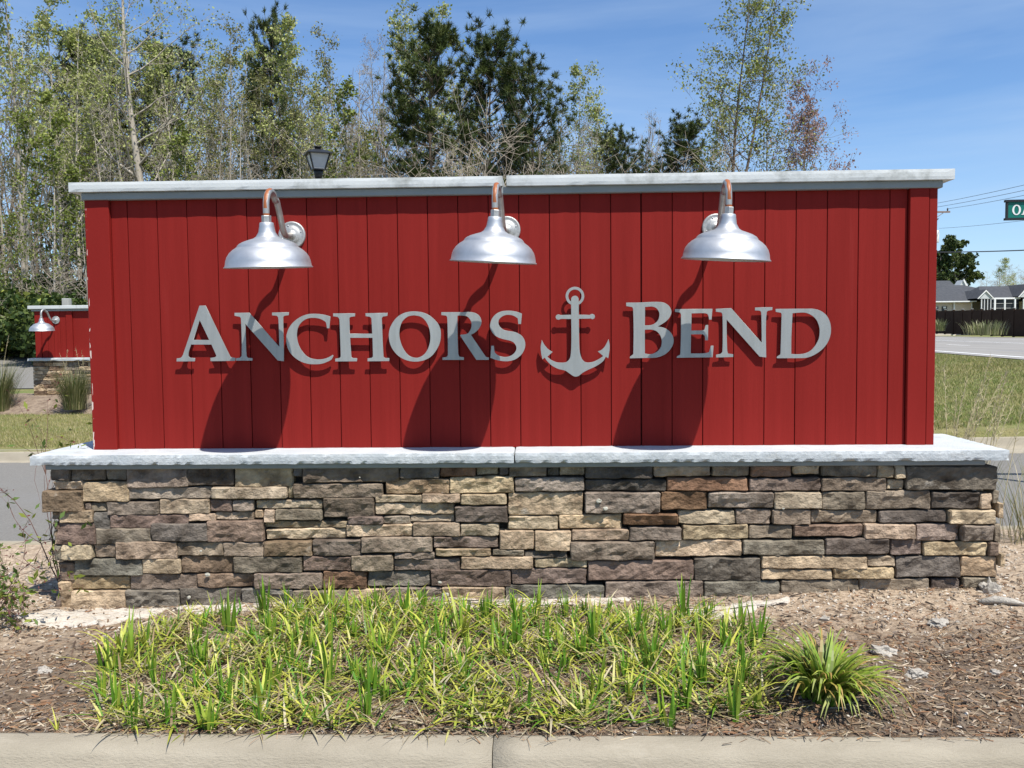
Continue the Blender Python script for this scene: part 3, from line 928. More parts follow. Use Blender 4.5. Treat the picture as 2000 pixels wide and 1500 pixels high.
for ch, ox, oy, k, loops in LETTERS:
    ly = -0.038 if ox >= 1200 else -0.047      # the second word stands closer to the boards
    lp = [trace(ox, oy, k, l_, ly) for l_ in loops]
    me = plate_mesh('letter', lp)
    o = link('letter', me, MT['alu'], sign, (0, ly + 0.003, 0))
    o['label'] = 'brushed metal letter ' + ch
K5 = 170 / 1275
body = [(565,265),(572,235),(595,213),(620,207),(648,213),(670,235),(677,270),(678,485),(842,488),(852,480),(877,472),(905,484),(917,512),(905,541),(877,553),(850,540),(840,542),(680,545),(683,800),(690,1000),(705,1080),(730,1140),(770,1180),(830,1185),(900,1170),(980,1130),(1035,1090),(955,1022),(1010,1000),(1060,950),(1115,845),(1130,920),(1130,1000),(1110,1125),(1075,1100),(1040,1160),(980,1210),(900,1255),(800,1300),(730,1340),(680,1380),(640,1392),(600,1385),(540,1345),(480,1305),(380,1280),(290,1235),(220,1170),(180,1115),(145,1140),(125,1040),(120,950),(137,857),(175,925),(230,990),(295,1030),(218,1100),(270,1145),(350,1180),(430,1187),(490,1180),(530,1150),(555,1100),(565,1000),(570,800),(567,548),(415,547),(407,551),(378,561),(349,549),(337,520),(349,491),(378,479),(405,487),(415,490),(567,485)]
anchor = link('anchor_emblem', plate_mesh('anchor_emblem', [trace(1040, 550, K5, body, LY)]), MT['alu'], sign, (0, LY + 0.003, 0))
anchor['label'] = 'flat metal anchor emblem between the two words'
ringo = [(622 + 137 * math.cos(a), 213 + 137 * math.sin(a)) for a in np.linspace(0, 2 * math.pi, 40, endpoint=False)]
ringi = [(622 + 97 * math.cos(a), 213 + 97 * math.sin(a)) for a in np.linspace(2 * math.pi, 0, 40, endpoint=False)]
link('ring', plate_mesh('ring', [trace(1040, 550, K5, ringo, LY), trace(1040, 550, K5, ringi, LY)], half=0.0016), MT['alu'], anchor, (0, 0.001, 0))


# ------------------------------------------------------------------ barn lamps
SHADE = [(0, .002), (.030, .002), (.037, 0), (.040, -.004), (.042, -.02), (.048, -.052), (.052, -.060), (.058, -.068), (.062, -.076), (.078, -.087), (.105, -.095),
         (.138, -.106), (.160, -.118), (.170, -.128), (.172, -.134), (.180, -.140), (.196, -.150), (.216, -.168), (.231, -.190), (.239, -.213), (.243, -.240),
         (.250, -.246), (.2505, -.251), (.243, -.2515), (.238, -.238), (.228, -.192), (.19, -.155), (.15, -.122), (.06, -.092)]


def catmull(pts, sub=3):
    P = [np.array(p, float) for p in pts]
    out = []
    for i in range(len(P) - 1):
        p0 = P[max(i - 1, 0)]; p1 = P[i]; p2 = P[i + 1]; p3 = P[min(i + 2, len(P) - 1)]
        for k in range(sub):
            t = k / sub
            out.append(0.5 * ((2 * p1) + (-p0 + p2) * t + (2 * p0 - 5 * p1 + 4 * p2 - p3) * t * t + (-p0 + 3 * p1 - 3 * p2 + p3) * t ** 3))
    out.append(P[-1])
    return out


def make_lamp(label, loc, swivel, roll, pitch, group=None, rotz=0.0):
    t = thing('wall_lamp', label, 'lamp', loc, rotz, group)
    # wall plate
    prof = [(.0, -.030), (.020, -.030), (.024, -.022), (.034, -.020), (.050, -.018), (.054, -.014), (.066, -.013), (.074, -.016), (.081, -.015), (.083, -.008), (.083, 0)]
    me = MB().lathe(prof, 40).mesh('wall_plate', True)
    for vtx in me.vertices:
        x, y, z = vtx.co; vtx.co = (x, z, y)
    me.flip_normals()
    pl = link('wall_plate', me, MT['plate'], t, (0, -0.012, 0))
    for a in (20, 110, 200, 290):
        sm = MB().lathe([(0, -.004), (.004, -.003), (.005, 0)], 10).mesh('screw', True)
        for vtx in sm.vertices:
            x, y, z = vtx.co; vtx.co = (x, z, y)
        sm.flip_normals()
        link('screw', sm, MT['galv'], pl, (0.060 * math.cos(R(a)), -0.0135, 0.060 * math.sin(R(a))))
    path = [(0, -0.02, 0), (0, -0.100, -0.012), (0, -0.145, -0.008), (0, -0.180, 0.016), (0, -0.215, 0.068), (0, -0.250, 0.122), (0, -0.284, 0.166)]
    path += [(0, -0.376 + 0.084 * math.cos(R(a)), 0.115 + 0.092 * math.sin(R(a))) for a in (35, 60, 85, 110, 135, 160, 180)]
    path += [(0, -0.460, 0.085), (0, -0.460, 0.03)]
    pth = catmull(path, 4)
    pm = MB().tube(pth, [0.0182] * len(pth), 14).mesh('pipe_arm', True)
    pa = link('pipe_arm', pm, MT['pipe'], t)
    pa.rotation_euler = (0, 0, swivel)
    cm = MB().lathe([(0, .0), (.0245, 0), (.0265, .003), (.0265, .036), (.0245, .039), (0, .039)], 6).mesh('collar')
    sh = MB().lathe(SHADE, 64).mesh('shade', True)
    ca, sa = math.cos(swivel), math.sin(swivel)
    px_, py_ = 0.460 * sa, -0.460 * ca
    sho = link('shade', sh, MT['galv'], t, (px_, py_, 0.022))
    sho.scale = (0.972, 0.972, 1.0)
    sho.rotation_euler = (pitch, roll, 0)
    co = link('collar', cm, MT['plate'], t, (px_, py_, 0.022))
    co.rotation_euler = (pitch, roll, 0.3)
    bl = MB().lathe([(0.012, .0), (.014, -.04), (.03, -.085), (.034, -.115), (.026, -.145), (0, -.155)], 20).mesh('bulb', True)
    bo = link('bulb', bl, MT['frost'], sho, (0, 0, -0.06))
    return t


make_lamp('silver gooseneck barn lamp above the letter N of the first word', (-1.296, 0, 2.129), R(-2.5), R(-0.4), R(3.4))
make_lamp('silver gooseneck barn lamp at the joint in the middle of the white cap', (0.009, 0, 2.143), R(-6.0), R(3.2), R(3.4))
make_lamp('silver gooseneck barn lamp above the second word', (1.261, 0, 2.141), R(-2.0), R(3.0), R(3.4))


# ------------------------------------------------------------------ footings and rocks round the base
def lump(name, cx, cy, cz, rx, ry, rz, seed, m, label=None, cat=None, parent=None, sub=3, rough=0.35, group=None):
    bm = bmesh.new(); bmesh.ops.create_icosphere(bm, subdivisions=sub, radius=1)
    for vt in bm.verts:
        k = 1 + rough * fbm(vt.co.x * 1.6 + seed, vt.co.y * 1.6, vt.co.z * 1.6) + rough * 0.35 * fbm(vt.co.x * 6 + seed, vt.co.y * 6, vt.co.z * 6)
        vt.co = Vector((vt.co.x * rx * k, vt.co.y * ry * k, vt.co.z * rz * k))
    me = bpy.data.meshes.new(name); bm.to_mesh(me); bm.free()
    o = link(name, me, m, parent, (cx, cy, cz))
    if label:
        tag(o, label, cat, group)
    return o


def slab_patch(name, pts, thick, m, label, cat, seed=0.0):
    """low irregular patch with a ragged outline; pts are photograph points on the bed"""
    W = [atz(px, py, gz(0, 0) - 0.02) for px, py in pts]
    W = [atz(px, py, bed_z(w[0], w[1])) for (px, py), w in zip(pts, W)]
    loop = []
    n = len(W)
    for i in range(n):
        a, b = np.array(W[i]), np.array(W[(i + 1) % n])
        k = max(2, int(np.linalg.norm(b - a) / 0.03))
        for t in range(k):
            p = a + (b - a) * t / k
            loop.append((p[0] + 0.02 * fbm(p[0] * 14, p[1] * 14, seed), p[1] + 0.035 * fbm(p[0] * 14, p[1] * 14, seed + 5)))
    c = np.mean(loop, axis=0)
    vv, ff = [], []
    rings = [(1.0, -0.03), (0.99, thick * 0.65), (0.95, thick), (0.75, thick * 1.08), (0.45, thick * 1.1)]
    L = len(loop)
    for (k, dz) in rings:
        for (x, y) in loop:
            X = c[0] + (x - c[0]) * k; Yy = c[1] + (y - c[1]) * k
            vv.append((X, Yy, bed_z(X, Yy) + dz + 0.012 * fbm(X * 14, Yy * 14, seed) * (1 if k < 1 else 0) + 0.005 * fbm(X * 40, Yy * 40, seed)))
    vv.append((c[0], c[1], bed_z(*c) + thick * 1.1))
    for r_ in range(len(rings) - 1):
        for i in range(L):
            i2 = (i + 1) % L
            ff.append((r_ * L + i, r_ * L + i2, (r_ + 1) * L + i2, (r_ + 1) * L + i))
    for i in range(L):
        ff.append(((len(rings) - 1) * L + i, (len(rings) - 1) * L + (i + 1) % L, len(vv) - 1))
    o = link(name, MB().add(vv, ff).mesh(name, True), m)
    return tag(o, label, cat)


slab_patch('concrete_footing', [(25, 1212), (90, 1198), (150, 1192), (262, 1190), (330, 1190), (300, 1204), (245, 1216), (215, 1222), (140, 1226), (60, 1226)], 0.012, MT['sand'],
           'flat pale concrete footing at the left foot of the stone base', 'footing', 1.0)
slab_patch('concrete_footing', [(330, 1186), (420, 1180), (560, 1176), (700, 1172), (820, 1168), (980, 1166), (1110, 1168), (1240, 1172), (1200, 1182), (1060, 1186), (900, 1186), (760, 1188), (600, 1192), (460, 1196), (360, 1198)], 0.004, MT['sand'],
           'long crumbly pale footing along the foot of the stone base behind the grass', 'footing', 4.0)
slab_patch('concrete_footing', [(1255, 1204), (1330, 1196), (1400, 1190), (1450, 1180), (1490, 1172), (1545, 1170), (1540, 1177), (1490, 1184), (1460, 1196), (1410, 1208), (1340, 1222), (1270, 1224)], 0.014, MT['sand'],
           'pale ridge of concrete curving through the mulch right of the grass', 'footing', 7.0)
for (px, py, r_, lab) in ((1726, 1278, .045, 'grey pitted rock beside the large leafy clump'), (1790, 1322, .033, 'small grey rock lowest on the bare mulch at the right'),
                          (1834, 1224, .038, 'white angular rock high on the bare mulch at the right'), (86, 1286, .028, 'small white rock on the mulch left of the grass'),
                          (1945, 1322, .020, 'tiny white stone near the right edge of the mulch'), (1612, 1212, .020, 'little pale stone just right of the curved concrete ridge')):
    p = atz(px, py, -0.02)
    lump('rock', p[0], p[1], bed_z(p[0], p[1]) + r_ * 0.25, r_ * 1.25, r_, r_ * 0.7, px * .1, MT['rock'], lab, 'rock', rough=0.55)
pc = at(1932, 1160, -0.27)
lump('concrete_lump', pc[0], pc[1], pc[2], .055, .06, .075, 5.5, MT['rock'], 'grey lump of spilled concrete at the right corner of the stone base', 'lump', rough=0.7)
wd = atz(1955, 1183, 0.0)
o = link('driftwood_piece', MB().tube([(-.11, .02, .012), (-.03, .0, .03), (.06, -.01, .022), (.12, -.03, .010)], [.012, .022, .018, .006], 7).mesh('driftwood_piece', True), MT['rock'], None, (wd[0], wd[1], bed_z(wd[0], wd[1])))
tag(o, 'pale weathered wood piece on the ground at the right corner', 'wood')


# ------------------------------------------------------------------ mulch and gravel
def inside(poly, x, y):
    c = False; n = len(poly); j = n - 1
    for i in range(n):
        if ((poly[i][1] > y) != (poly[j][1] > y)) and (x < (poly[j][0] - poly[i][0]) * (y - poly[i][1]) / (poly[j][1] - poly[i][1]) + poly[i][0]):
            c = not c
        j = i
    return c


def scatter_chips(n, region, palette, lrange, wrange, name, label, cat, densfn=None, zfn=None):
    V = np.zeros((n * 6, 3), np.float32); C = np.zeros((n * 6, 4), np.float32); F = []
    k = 0; tries = 0
    while k < n and tries < n * 6:
        tries += 1
        x, y = rng.uniform(region[0], region[1]), rng.uniform(region[2], region[3])
        if densfn and rng.random() > densfn(x, y):
            continue
        z = (zfn or bed_z)(x, y)
        L = rng.uniform(*lrange) * (0.6 + rng.random() ** 2); w = rng.uniform(*wrange); h = w * rng.uniform(0.25, 0.7)
        a = rng.uniform(0, math.pi * 2); tl = rng.uniform(-0.35, 0.35)
        d = np.array([math.cos(a), math.sin(a), tl]); s = np.array([-math.sin(a), math.cos(a), rng.uniform(-.5, .5)])
        c = np.array([x, y, z + h * 0.6 + abs(tl) * L * 0.4])
        b = k * 6
        V[b] = c - d * L / 2 - s * w / 2; V[b + 1] = c - d * L / 2 + s * w / 2
        V[b + 2] = c + d * L / 2 + s * w * 0.4; V[b + 3] = c + d * L / 2 - s * w * 0.4
        V[b + 4] = c - d * L * 0.3 + np.array([0, 0, h]); V[b + 5] = c + d * L * 0.3 + np.array([0, 0, h])
        p = np.array(palette[rng.integers(len(palette))]) * rng.uniform(0.7, 1.25)
        C[b:b + 6, :3] = p; C[b:b + 6, 3] = 1
        F += [(b, b + 3, b + 5, b + 4), (b + 1, b + 4, b + 5, b + 2), (b, b + 4, b + 1), (b + 3, b + 2, b + 5)]
        k += 1
    me = bpy.data.meshes.new(name)
    me.from_pydata(V[:k * 6].tolist(), [], F)
    at_ = me.color_attributes.new('tint', 'FLOAT_COLOR', 'POINT'); at_.data.foreach_set('color', C[:k * 6].ravel())
    o = link(name, me, MT['chip'])
    return stuff(o, label, cat)


def mulch_dens(x, y):
    f = 0.5 + 0.55 * fbm(x * 1.1, y * 1.4, 8.0)
    f *= 1 - 0.75 * sandiness(x, y)
    if y < -1.75:
        f += 0.35
    return min(max(f + 0.12, 0.06), 1)


BR = [(0.19, 0.115, 0.068), (0.11, 0.073, 0.05), (0.25, 0.175, 0.115), (0.31, 0.235, 0.165), (0.07, 0.048, 0.034), (0.22, 0.115, 0.06), (0.42, 0.35, 0.26), (0.16, 0.125, 0.10)]
scatter_chips(22000, (-3.6, 3.4, Y_FK + 0.01, 0.15), BR, (0.014, 0.056), (0.0035, 0.0105), 'mulch', 'brown bark mulch strewn over the bed round the sign', 'mulch', mulch_dens)
PNE = [(0.36, 0.22, 0.11), (0.42, 0.28, 0.15), (0.25, 0.14, 0.07), (0.50, 0.40, 0.26)]
scatter_chips(5000, (-3.6, 3.4, Y_FK + 0.01, -0.2), PNE, (0.06, 0.13), (0.0012, 0.0022), 'pine_straw', 'thin dry pine needles scattered through the mulch', 'pine straw', mulch_dens)
scatter_chips(420, (-3.0, 3.0, Y_FK - 0.085, Y_FK + 0.02), PNE + BR, (0.015, 0.07), (0.0015, 0.005), 'kerb_litter', 'bits of mulch and dry needles lying on the front kerb', 'litter',
              lambda x, y: max(0.04, 1 - (Y_FK - y) / 0.06) * (0.5 + 0.8 * fbm(x * 2, 1.0)), lambda x, y: -0.046)
PB = [(0.50, 0.44, 0.36), (0.60, 0.55, 0.48), (0.42, 0.36, 0.29), (0.34, 0.27, 0.20)]
scatter_chips(9000, (-3.6, 3.6, Y_FK + 0.01, 0.9), PB, (0.006, 0.020), (0.005, 0.014), 'gravel', 'pale gravel and shell bits mixed in the mulch', 'gravel',
              lambda x, y: min(1, 0.25 + (0.7 if y > -0.75 else 0) + 0.4 * fbm(x * 1.7, y * 1.7, 2)))


# ------------------------------------------------------------------ blades
def blade(mb, base, az, length, width, lean, droop, tint, tip=None, seg=4, fold=0.0):
    """strap leaf: starts at base, leans by 'lean' radians from vertical and bends over by 'droop'"""
    d = np.array([math.cos(az), math.sin(az), 0.0]); s = np.array([-math.sin(az), math.cos(az), 0.0])
    p = np.array(base, float)
    vs, cs = [], []
    for k in range(seg + 1):
        t = k / seg
        an = lean + droop * t ** 1.3
        w = width * (0.75 + 0.5 * t if t < 0.35 else (1 - t) ** 0.75 * 1.35) * 0.5
        w = max(w, width * 0.03)
        vs += [p - s * w, p + s * w]
        c = np.array(tint) if tip is None else np.array(tint) * (1 - t) + np.array(tip) * t
        cs += [tuple(c)] * 2
        p = p + (math.sin(an) * d + math.cos(an) * np.array([0, 0, 1])) * length / seg
        if p[2] < base[2] + 0.004:
            p[2] = base[2] + 0.004
    fs = [(2 * k, 2 * k + 1, 2 * k + 3, 2 * k + 2) for k in range(seg)]
    o = len(mb.v)
    mb.v.extend([tuple(q) for q in vs]); mb.f.extend([tuple(i + o for i in f_) for f_ in fs]); mb.c.extend(cs)


GREEN = [(0.085, 0.225, 0.016), (0.11, 0.27, 0.02), (0.07, 0.185, 0.015), (0.15, 0.31, 0.025)]
YEL = [(0.42, 0.44, 0.055), (0.52, 0.51, 0.09), (0.31, 0.37, 0.04), (0.55, 0.52, 0.19)]
STRAW = [(0.46, 0.38, 0.22), (0.55, 0.48, 0.32), (0.34, 0.24, 0.13)]
BEDPX = [(300, 1215), (420, 1190), (600, 1178), (800, 1180), (1000, 1190), (1250, 1200), (1400, 1215), (1490, 1250), (1520, 1330), (1510, 1400), (1380, 1418), (1100, 1424), (700, 1432), (420, 1425), (180, 1436), (185, 1350), (225, 1260)]
BEDW = [tuple(atz(px, py, -0.05)[:2]) for px, py in BEDPX]
bxs = [p[0] for p in BEDW]; bys = [p[1] for p in BEDW]


def rand_bed():
    while True:
        x, y = rng.uniform(min(bxs), max(bxs)), rng.uniform(min(bys), max(bys))
        if inside(BEDW, x, y):
            return x, y


gm = MB()
for k in range(11500):                     # low tangle of yellow and dry leaves
    x, y = rand_bed()
    dens = 0.62 + 1.0 * fbm(x * 2.4, y * 2.4, 5.0)
    left = sstep(-2.3, -1.2, x)
    if rng.random() > dens * (0.45 + 0.55 * left):
        continue
    r_ = rng.random()
    if r_ < 0.54:
        t = YEL[rng.integers(4)]
    elif r_ < 0.76:
        t = GREEN[rng.integers(4)]
    else:
        t = STRAW[rng.integers(3)]
    t = np.array(t) * rng.uniform(0.5, 1.05)
    L = rng.uniform(0.08, 0.20)
    blade(gm, (x, y, bed_z(x, y) + rng.uniform(0, 0.03)), rng.uniform(0, 6.28), L, rng.uniform(0.007, 0.0135), rng.uniform(0.75, 1.5), rng.uniform(0.0, 1.0), t, t * 1.1)
for k in range(3800):                     # dry thatch
    x, y = rand_bed()
    t = np.array(STRAW[rng.integers(3)]) * rng.uniform(0.5, 1.1)
    blade(gm, (x, y - 0.03, bed_z(x, y) + rng.uniform(0, 0.012)), rng.uniform(0, 6.28), rng.uniform(0.05, 0.16), rng.uniform(0.003, 0.006), rng.uniform(1.1, 1.55), rng.uniform(-0.1, 0.3), t, t * 0.8, seg=3)
stuff(link('ground_cover', gm.mesh('ground_cover'), MT['bladev']), 'tangle of low yellow green strap leaves in front of the base', 'ground cover')


def tuft_mesh(seed, n, hgt, upright=True, wid=0.0175):
    rg = np.random.default_rng(seed)
    mb = MB()
    for k in range(n):
        a = rg.uniform(0, 6.28); rr = rg.uniform(0, 0.035)
        g = np.array(GREEN[rg.integers(4)]) * rg.uniform(0.8, 1.2)
        yl = np.array(YEL[rg.integers(3)])
        mixv = rg.random() ** 2 * 0.6
        t = g * (1 - mixv) + yl * mixv
        if upright and rg.random() < 0.80:
            blade(mb, (rr * math.cos(a), rr * math.sin(a), -0.01), a, hgt * rg.uniform(0.55, 1.1), wid * rg.uniform(0.7, 1.2), rg.uniform(0.02, 0.22), rg.uniform(0.0, 0.45), t, t * 1.05)
        else:
            blade(mb, (rr * math.cos(a), rr * math.sin(a), -0.01), a, hgt * rg.uniform(0.7, 1.3), wid * rg.uniform(0.7, 1.1), rg.uniform(0.3, 0.8), rg.uniform(0.6, 1.7), t * 0.6 + yl * 0.5, yl, seg=5)
    return mb.mesh('leaves')


tuft_meshes = [tuft_mesh(100 + k, 10 + k % 6, 0.185 + 0.020 * (k % 4)) for k in range(10)]
placed = []
cnt = 0
tuft_px = [(335, 1240), (318, 1215), (255, 1240), (222, 1300), (205, 1290), (395, 1290), (440, 1210), (560, 1180), (650, 1230), (735, 1240), (640, 1190), (905, 1195), (1010, 1230), (1050, 1190), (1190, 1200), (1250, 1205),
           (200, 1360), (260, 1420), (330, 1410), (405, 1425), (510, 1370), (540, 1280), (620, 1290), (700, 1330), (820, 1300), (980, 1290), (1080, 1360), (1030, 1390), (1300, 1250), (1270, 1300), (1170, 1330)]
spots = [tuple(atz(px, py, -0.05)[:2]) for px, py in tuft_px]
for t_ in range(900):
    if len(spots) >= 150:
        break
    x, y = rand_bed()
    if all((x - a) ** 2 + (y - b) ** 2 > 0.11 ** 2 for a, b in spots) and rng.random() < 0.35 + 0.65 * sstep(-2.4, -1.4, x):
        spots.append((x, y))
for (x, y) in spots:
    o = link('grass_tuft', tuft_meshes[cnt % 10], MT['bladev'], None, (x, y, bed_z(x, y)))
    o.rotation_euler = (0, 0, rng.uniform(0, 6.28)); s_ = rng.uniform(0.5, 1.15); o.scale = (s_, s_, s_ * rng.uniform(0.85, 1.1))
    tag(o, 'upright green tuft of strap leaves growing in the bed in front of the stone base', 'grass tuft', 'strap leaf tufts in the bed')
    cnt += 1
# the large fountain-shaped clump at the right end of the bed
rg = np.random.default_rng(5)
mb = MB()
for k in range(430):
    a = rg.uniform(0, 6.28); rr = 0.135 * rg.random() ** 0.55
    g = np.array(GREEN[rg.integers(4)]) * rg.uniform(0.55, 1.05); yl = np.array(YEL[rg.integers(4)])
    out = rr / 0.13
    rightside = 0.5 + 0.5 * math.cos(a + 0.5)
    mx_ = min(1, max(0, rg.uniform(0.0, 0.7) * (0.15 + 0.85 * rightside) * (0.15 + 1.0 * out)))
    t = g * (1 - mx_) + yl * mx_
    tip = (t * 0.55 + yl * 0.4) if rg.random() < 0.85 else np.array((0.42, 0.25, 0.08))
    if rg.random() < 0.45 * (0.5 + 0.5 * math.sin(a * 2 + 0.8)):
        continue
    blade(mb, (rr * math.cos(a), rr * math.sin(a) * 0.8, -0.01), a + rg.uniform(-.9, .9), rg.uniform(0.20, 0.39) + 0.08 * out, rg.uniform(0.017, 0.025), rg.uniform(0.05, 0.35) + 0.35 * out, rg.uniform(0.7, 1.5) + 0.9 * out, t, tip, seg=6)
p = atz(1610, 1365, -0.03)
o = link('leafy_clump', mb.mesh('leafy_clump'), MT['bladev'], None, (p[0], p[1], bed_z(p[0], p[1])))
o.scale = (0.76, 0.76, 0.92)
o.rotation_euler = (R(3), R(7), 0)
tag(o, 'large arching clump of green and yellow strap leaves at the right end of the bed', 'plant')
# small sprouts apart from the bed
for (px, py, lab) in ((112, 1425, 'single thin yellow green sprout in the mulch at far left by the kerb'), (1420, 1215, 'small seedling sprouting above the curved concrete ridge')):
    p = atz(px, py, -0.05); mb = MB()
    for k in range(3):
        blade(mb, (0, 0, 0), rng.uniform(0, 6.28), rng.uniform(.07, .11), .007, .2 + .2 * k, .5, YEL[k])
    o = link('sprout', mb.mesh('sprout'), MT['bladev'], None, (p[0], p[1], bed_z(p[0], p[1])))
    tag(o, lab, 'sprout')

# twiggy young shrub at the left edge
rg = np.random.default_rng(11)
sp = atz(-25, 1225, -0.09)
sh = thing('young_shrub', 'sparse twiggy shrub with small yellow green leaves at the left edge', 'shrub', (sp[0] - 0.02, sp[1], bed_z(sp[0], sp[1])))
tw = MB(); lv = MB()


def twig(p, d, L, r_, lev):
    path = [np.array(p)]
    n = 5
    dd = np.array(d, float)
    for k in range(n):
        dd = dd + rg.normal(0, 0.16, 3) + np.array([0, 0, 0.03]); dd /= np.linalg.norm(dd)
        path.append(path[-1] + dd * L / n)
    tw.tube(path, [r_ * (1 - 0.75 * k / n) for k in range(n + 1)], 4, cap=False)
    if lev < 2:
        for k in range(4 if lev == 0 else 3):
            i = rg.integers(1, n + 1)
            nd = dd * 0.5 + rg.normal(0, 0.6, 3)
            twig(path[i], nd / np.linalg.norm(nd), L * rg.uniform(0.4, 0.7), r_ * 0.55, lev + 1)
    for k in range(6 if lev else 4):
        if rg.random() < 0.75:
            q = path[rg.integers(1, n + 1)] + rg.normal(0, 0.008, 3)
            red = rg.random() < 0.42
            t = np.array((0.13, 0.035, 0.03)) * rg.uniform(.6, 1.3) if red else (np.array((0.22, 0.26, 0.04)) if rg.random() < .5 else np.array((0.09, 0.15, 0.03)))
            a = rg.uniform(0, 6.28); s_ = rg.uniform(0.008, 0.013) if red else rg.uniform(0.018, 0.034)
            u_ = rg.normal(0, 1, 3); u_ /= np.linalg.norm(u_); w_ = np.cross(u_, rg.normal(0, 1, 3)); w_ /= np.linalg.norm(w_)
            lv.add([q, q + u_ * s_ + w_ * s_ * .4, q + u_ * s_ * 2, q + u_ * s_ - w_ * s_ * .4], [(0, 1, 2, 3)], tuple(t))


for k in range(9):
    a = rg.uniform(0, 6.28)
    d = np.array([math.cos(a) * 0.5 + 0.1, math.sin(a) * 0.5, 0.9])
    twig((0, 0, 0), d / np.linalg.norm(d), rg.uniform(0.25, 0.5), 0.0045, 0)
link('twigs', tw.mesh('twigs'), mat('red_brown_twig', (0.10, 0.05, 0.04), (0.16, 0.09, 0.07), rough=0.9), sh)
link('leaves', lv.mesh('leaves'), MT['leafv'], sh)
p2 = at(118, 1050, 0.15)
sh2 = thing('bare_sprig', 'dark red budding sprig poking out behind the left end of the ledge', 'sprig', (p2[0], p2[1], bed_z(p2[0], 0.15)))
tw = MB(); lv = MB()
for k in range(4):
    twig((0, 0, 0), np.array([-0.22 + 0.07 * k, 0.0, 0.95]), rg.uniform(0.75, 1.0), 0.005, 0)
link('twigs', tw.mesh('twigs'), bpy.data.materials['red_brown_twig'], sh2)
link('leaves', lv.mesh('leaves'), MT['leafv'], sh2)


# ------------------------------------------------------------------ tall ornamental grasses
def tall_grass(label, loc, n, h, spread, cols, seed, seeds=0, lean_dir=None, leanamt=0.0, wid=0.006, group=None):
    rg_ = np.random.default_rng(seed)
    t = thing('ornamental_grass', label, 'grass', loc, 0, group)
    mb = MB(); sd = MB()
    for k in range(n):
        a = rg_.uniform(0, 6.28); rr = spread * 0.3 * rg_.random()
        c = np.array(cols[rg_.integers(len(cols))]) * rg_.uniform(0.75, 1.2)
        blade(mb, (rr * math.cos(a), rr * math.sin(a), -0.02), a, h * rg_.uniform(0.5, 1.0), wid * rg_.uniform(.7, 1.3), rg_.uniform(0.03, 0.35), rg_.uniform(0.1, 0.9), c, c * 1.1, seg=5)
    for k in range(seeds):
        a = rg_.uniform(0, 6.28) if lean_dir is None else lean_dir + rg_.normal(0, 0.5)
        b = np.array([spread * 0.25 * rg_.normal(), spread * 0.2 * rg_.normal(), 0])
        le = leanamt * rg_.uniform(0.3, 1.2); L = h * rg_.uniform(1.0, 1.45)
        path = []
        for q in range(9):
            tt = q / 8
            path.append(b + np.array([math.cos(a), math.sin(a), 0]) * L * math.sin(le) * tt ** 1.35 + np.array([0, 0, L * math.cos(le) * tt]))
        sd.tube(path, [0.0035 * (1 - 0.6 * q / 8) for q in range(9)], 4, cap=False)
        for q in range(46):           # feathery spikelets
            tt = 0.62 + 0.38 * rg_.random()
            i = min(int(tt * 8), 7); fr = tt * 8 - i
            pt = path[i] * (1 - fr) + path[i + 1] * fr
            dv = (path[-1] - path[-2]); dv /= np.linalg.norm(dv)
            dv = dv + rg_.normal(0, 0.45, 3); dv /= np.linalg.norm(dv)
            sv = np.cross(dv, rg_.normal(0, 1, 3)); sv /= np.linalg.norm(sv)
            sd.add([pt - sv * .0025, pt + sv * .0025, pt + dv * rg_.uniform(.03, .065)], [(0, 1, 2)])
    link('leaves', mb.mesh('leaves'), MT['bladev'], t)
    if seeds:
        link('seed_heads', sd.mesh('seed_heads'), MT['seed'], t)
    return t


OG = [(0.13, 0.145, 0.05), (0.17, 0.17, 0.07), (0.26, 0.23, 0.12), (0.10, 0.12, 0.035)]
p = at(1850, 860, 1.0)
tall_grass('wispy straw grass with leaning seed heads behind the right end of the ledge', (p[0] + 0.05, 1.05, gz(p[0], 1.0)), 160, 0.95, 0.7, OG + [(0.36, 0.31, 0.17)], 3, seeds=22, lean_dir=0.35, leanamt=0.42)
tall_grass('lower green grass arching over the street at the right edge', (p[0] + 0.62, 0.95, gz(p[0], 1.0)), 120, 0.75, 0.8, OG + [(0.36, 0.31, 0.17)], 4, seeds=7, lean_dir=0.15, leanamt=0.75)
for (px, py, n, h, sp_, lab) in ((140, 792, 420, 1.0, 1.3, 'bushy grey green grass clump in front of the far red sign'), (-8, 792, 420, 1.3, 1.3, 'tall grass clump cut by the left edge of the picture')):
    q = atd(px, 648, 18.9 if px > 0 else 19.2)
    tall_grass(lab, (q[0], q[1], gz(q[0], q[1]) + (0.12 if px > 0 else 0)), n + 250, h, sp_ * 0.6, OG, px + 50, seeds=5, leanamt=0.25, wid=0.013)


# ------------------------------------------------------------------ trees
def leaf_cloud(mb, pts, size, cols, rg_, jitter, n_each):
    """leaf-sized quads spread round the given points"""
    P = np.repeat(np.array(pts), n_each, axis=0)
    N = len(P)
    P = P + rg_.normal(0, jitter, (N, 3))
    u = rg_.normal(0, 1, (N, 3)); u /= np.linalg.norm(u, axis=1)[:, None]
    w = np.cross(u, rg_.normal(0, 1, (N, 3))); w /= np.linalg.norm(w, axis=1)[:, None]
    s = size * rg_.uniform(0.55, 1.3, N)[:, None]
    V = np.stack([P - u * s * .5, P + w * s * .32, P + u * s * .5, P - w * s * .32], 1).reshape(-1, 3)
    C = np.array(cols)[rg_.integers(len(cols), size=N)] * rg_.uniform(0.7, 1.25, N)[:, None]
    o = len(mb.v)
    mb.v.extend(V.tolist())
    mb.f.extend([(o + 4 * k, o + 4 * k + 1, o + 4 * k + 2, o + 4 * k + 3) for k in range(N)])
    mb.c.extend(np.repeat(C, 4, axis=0).tolist())


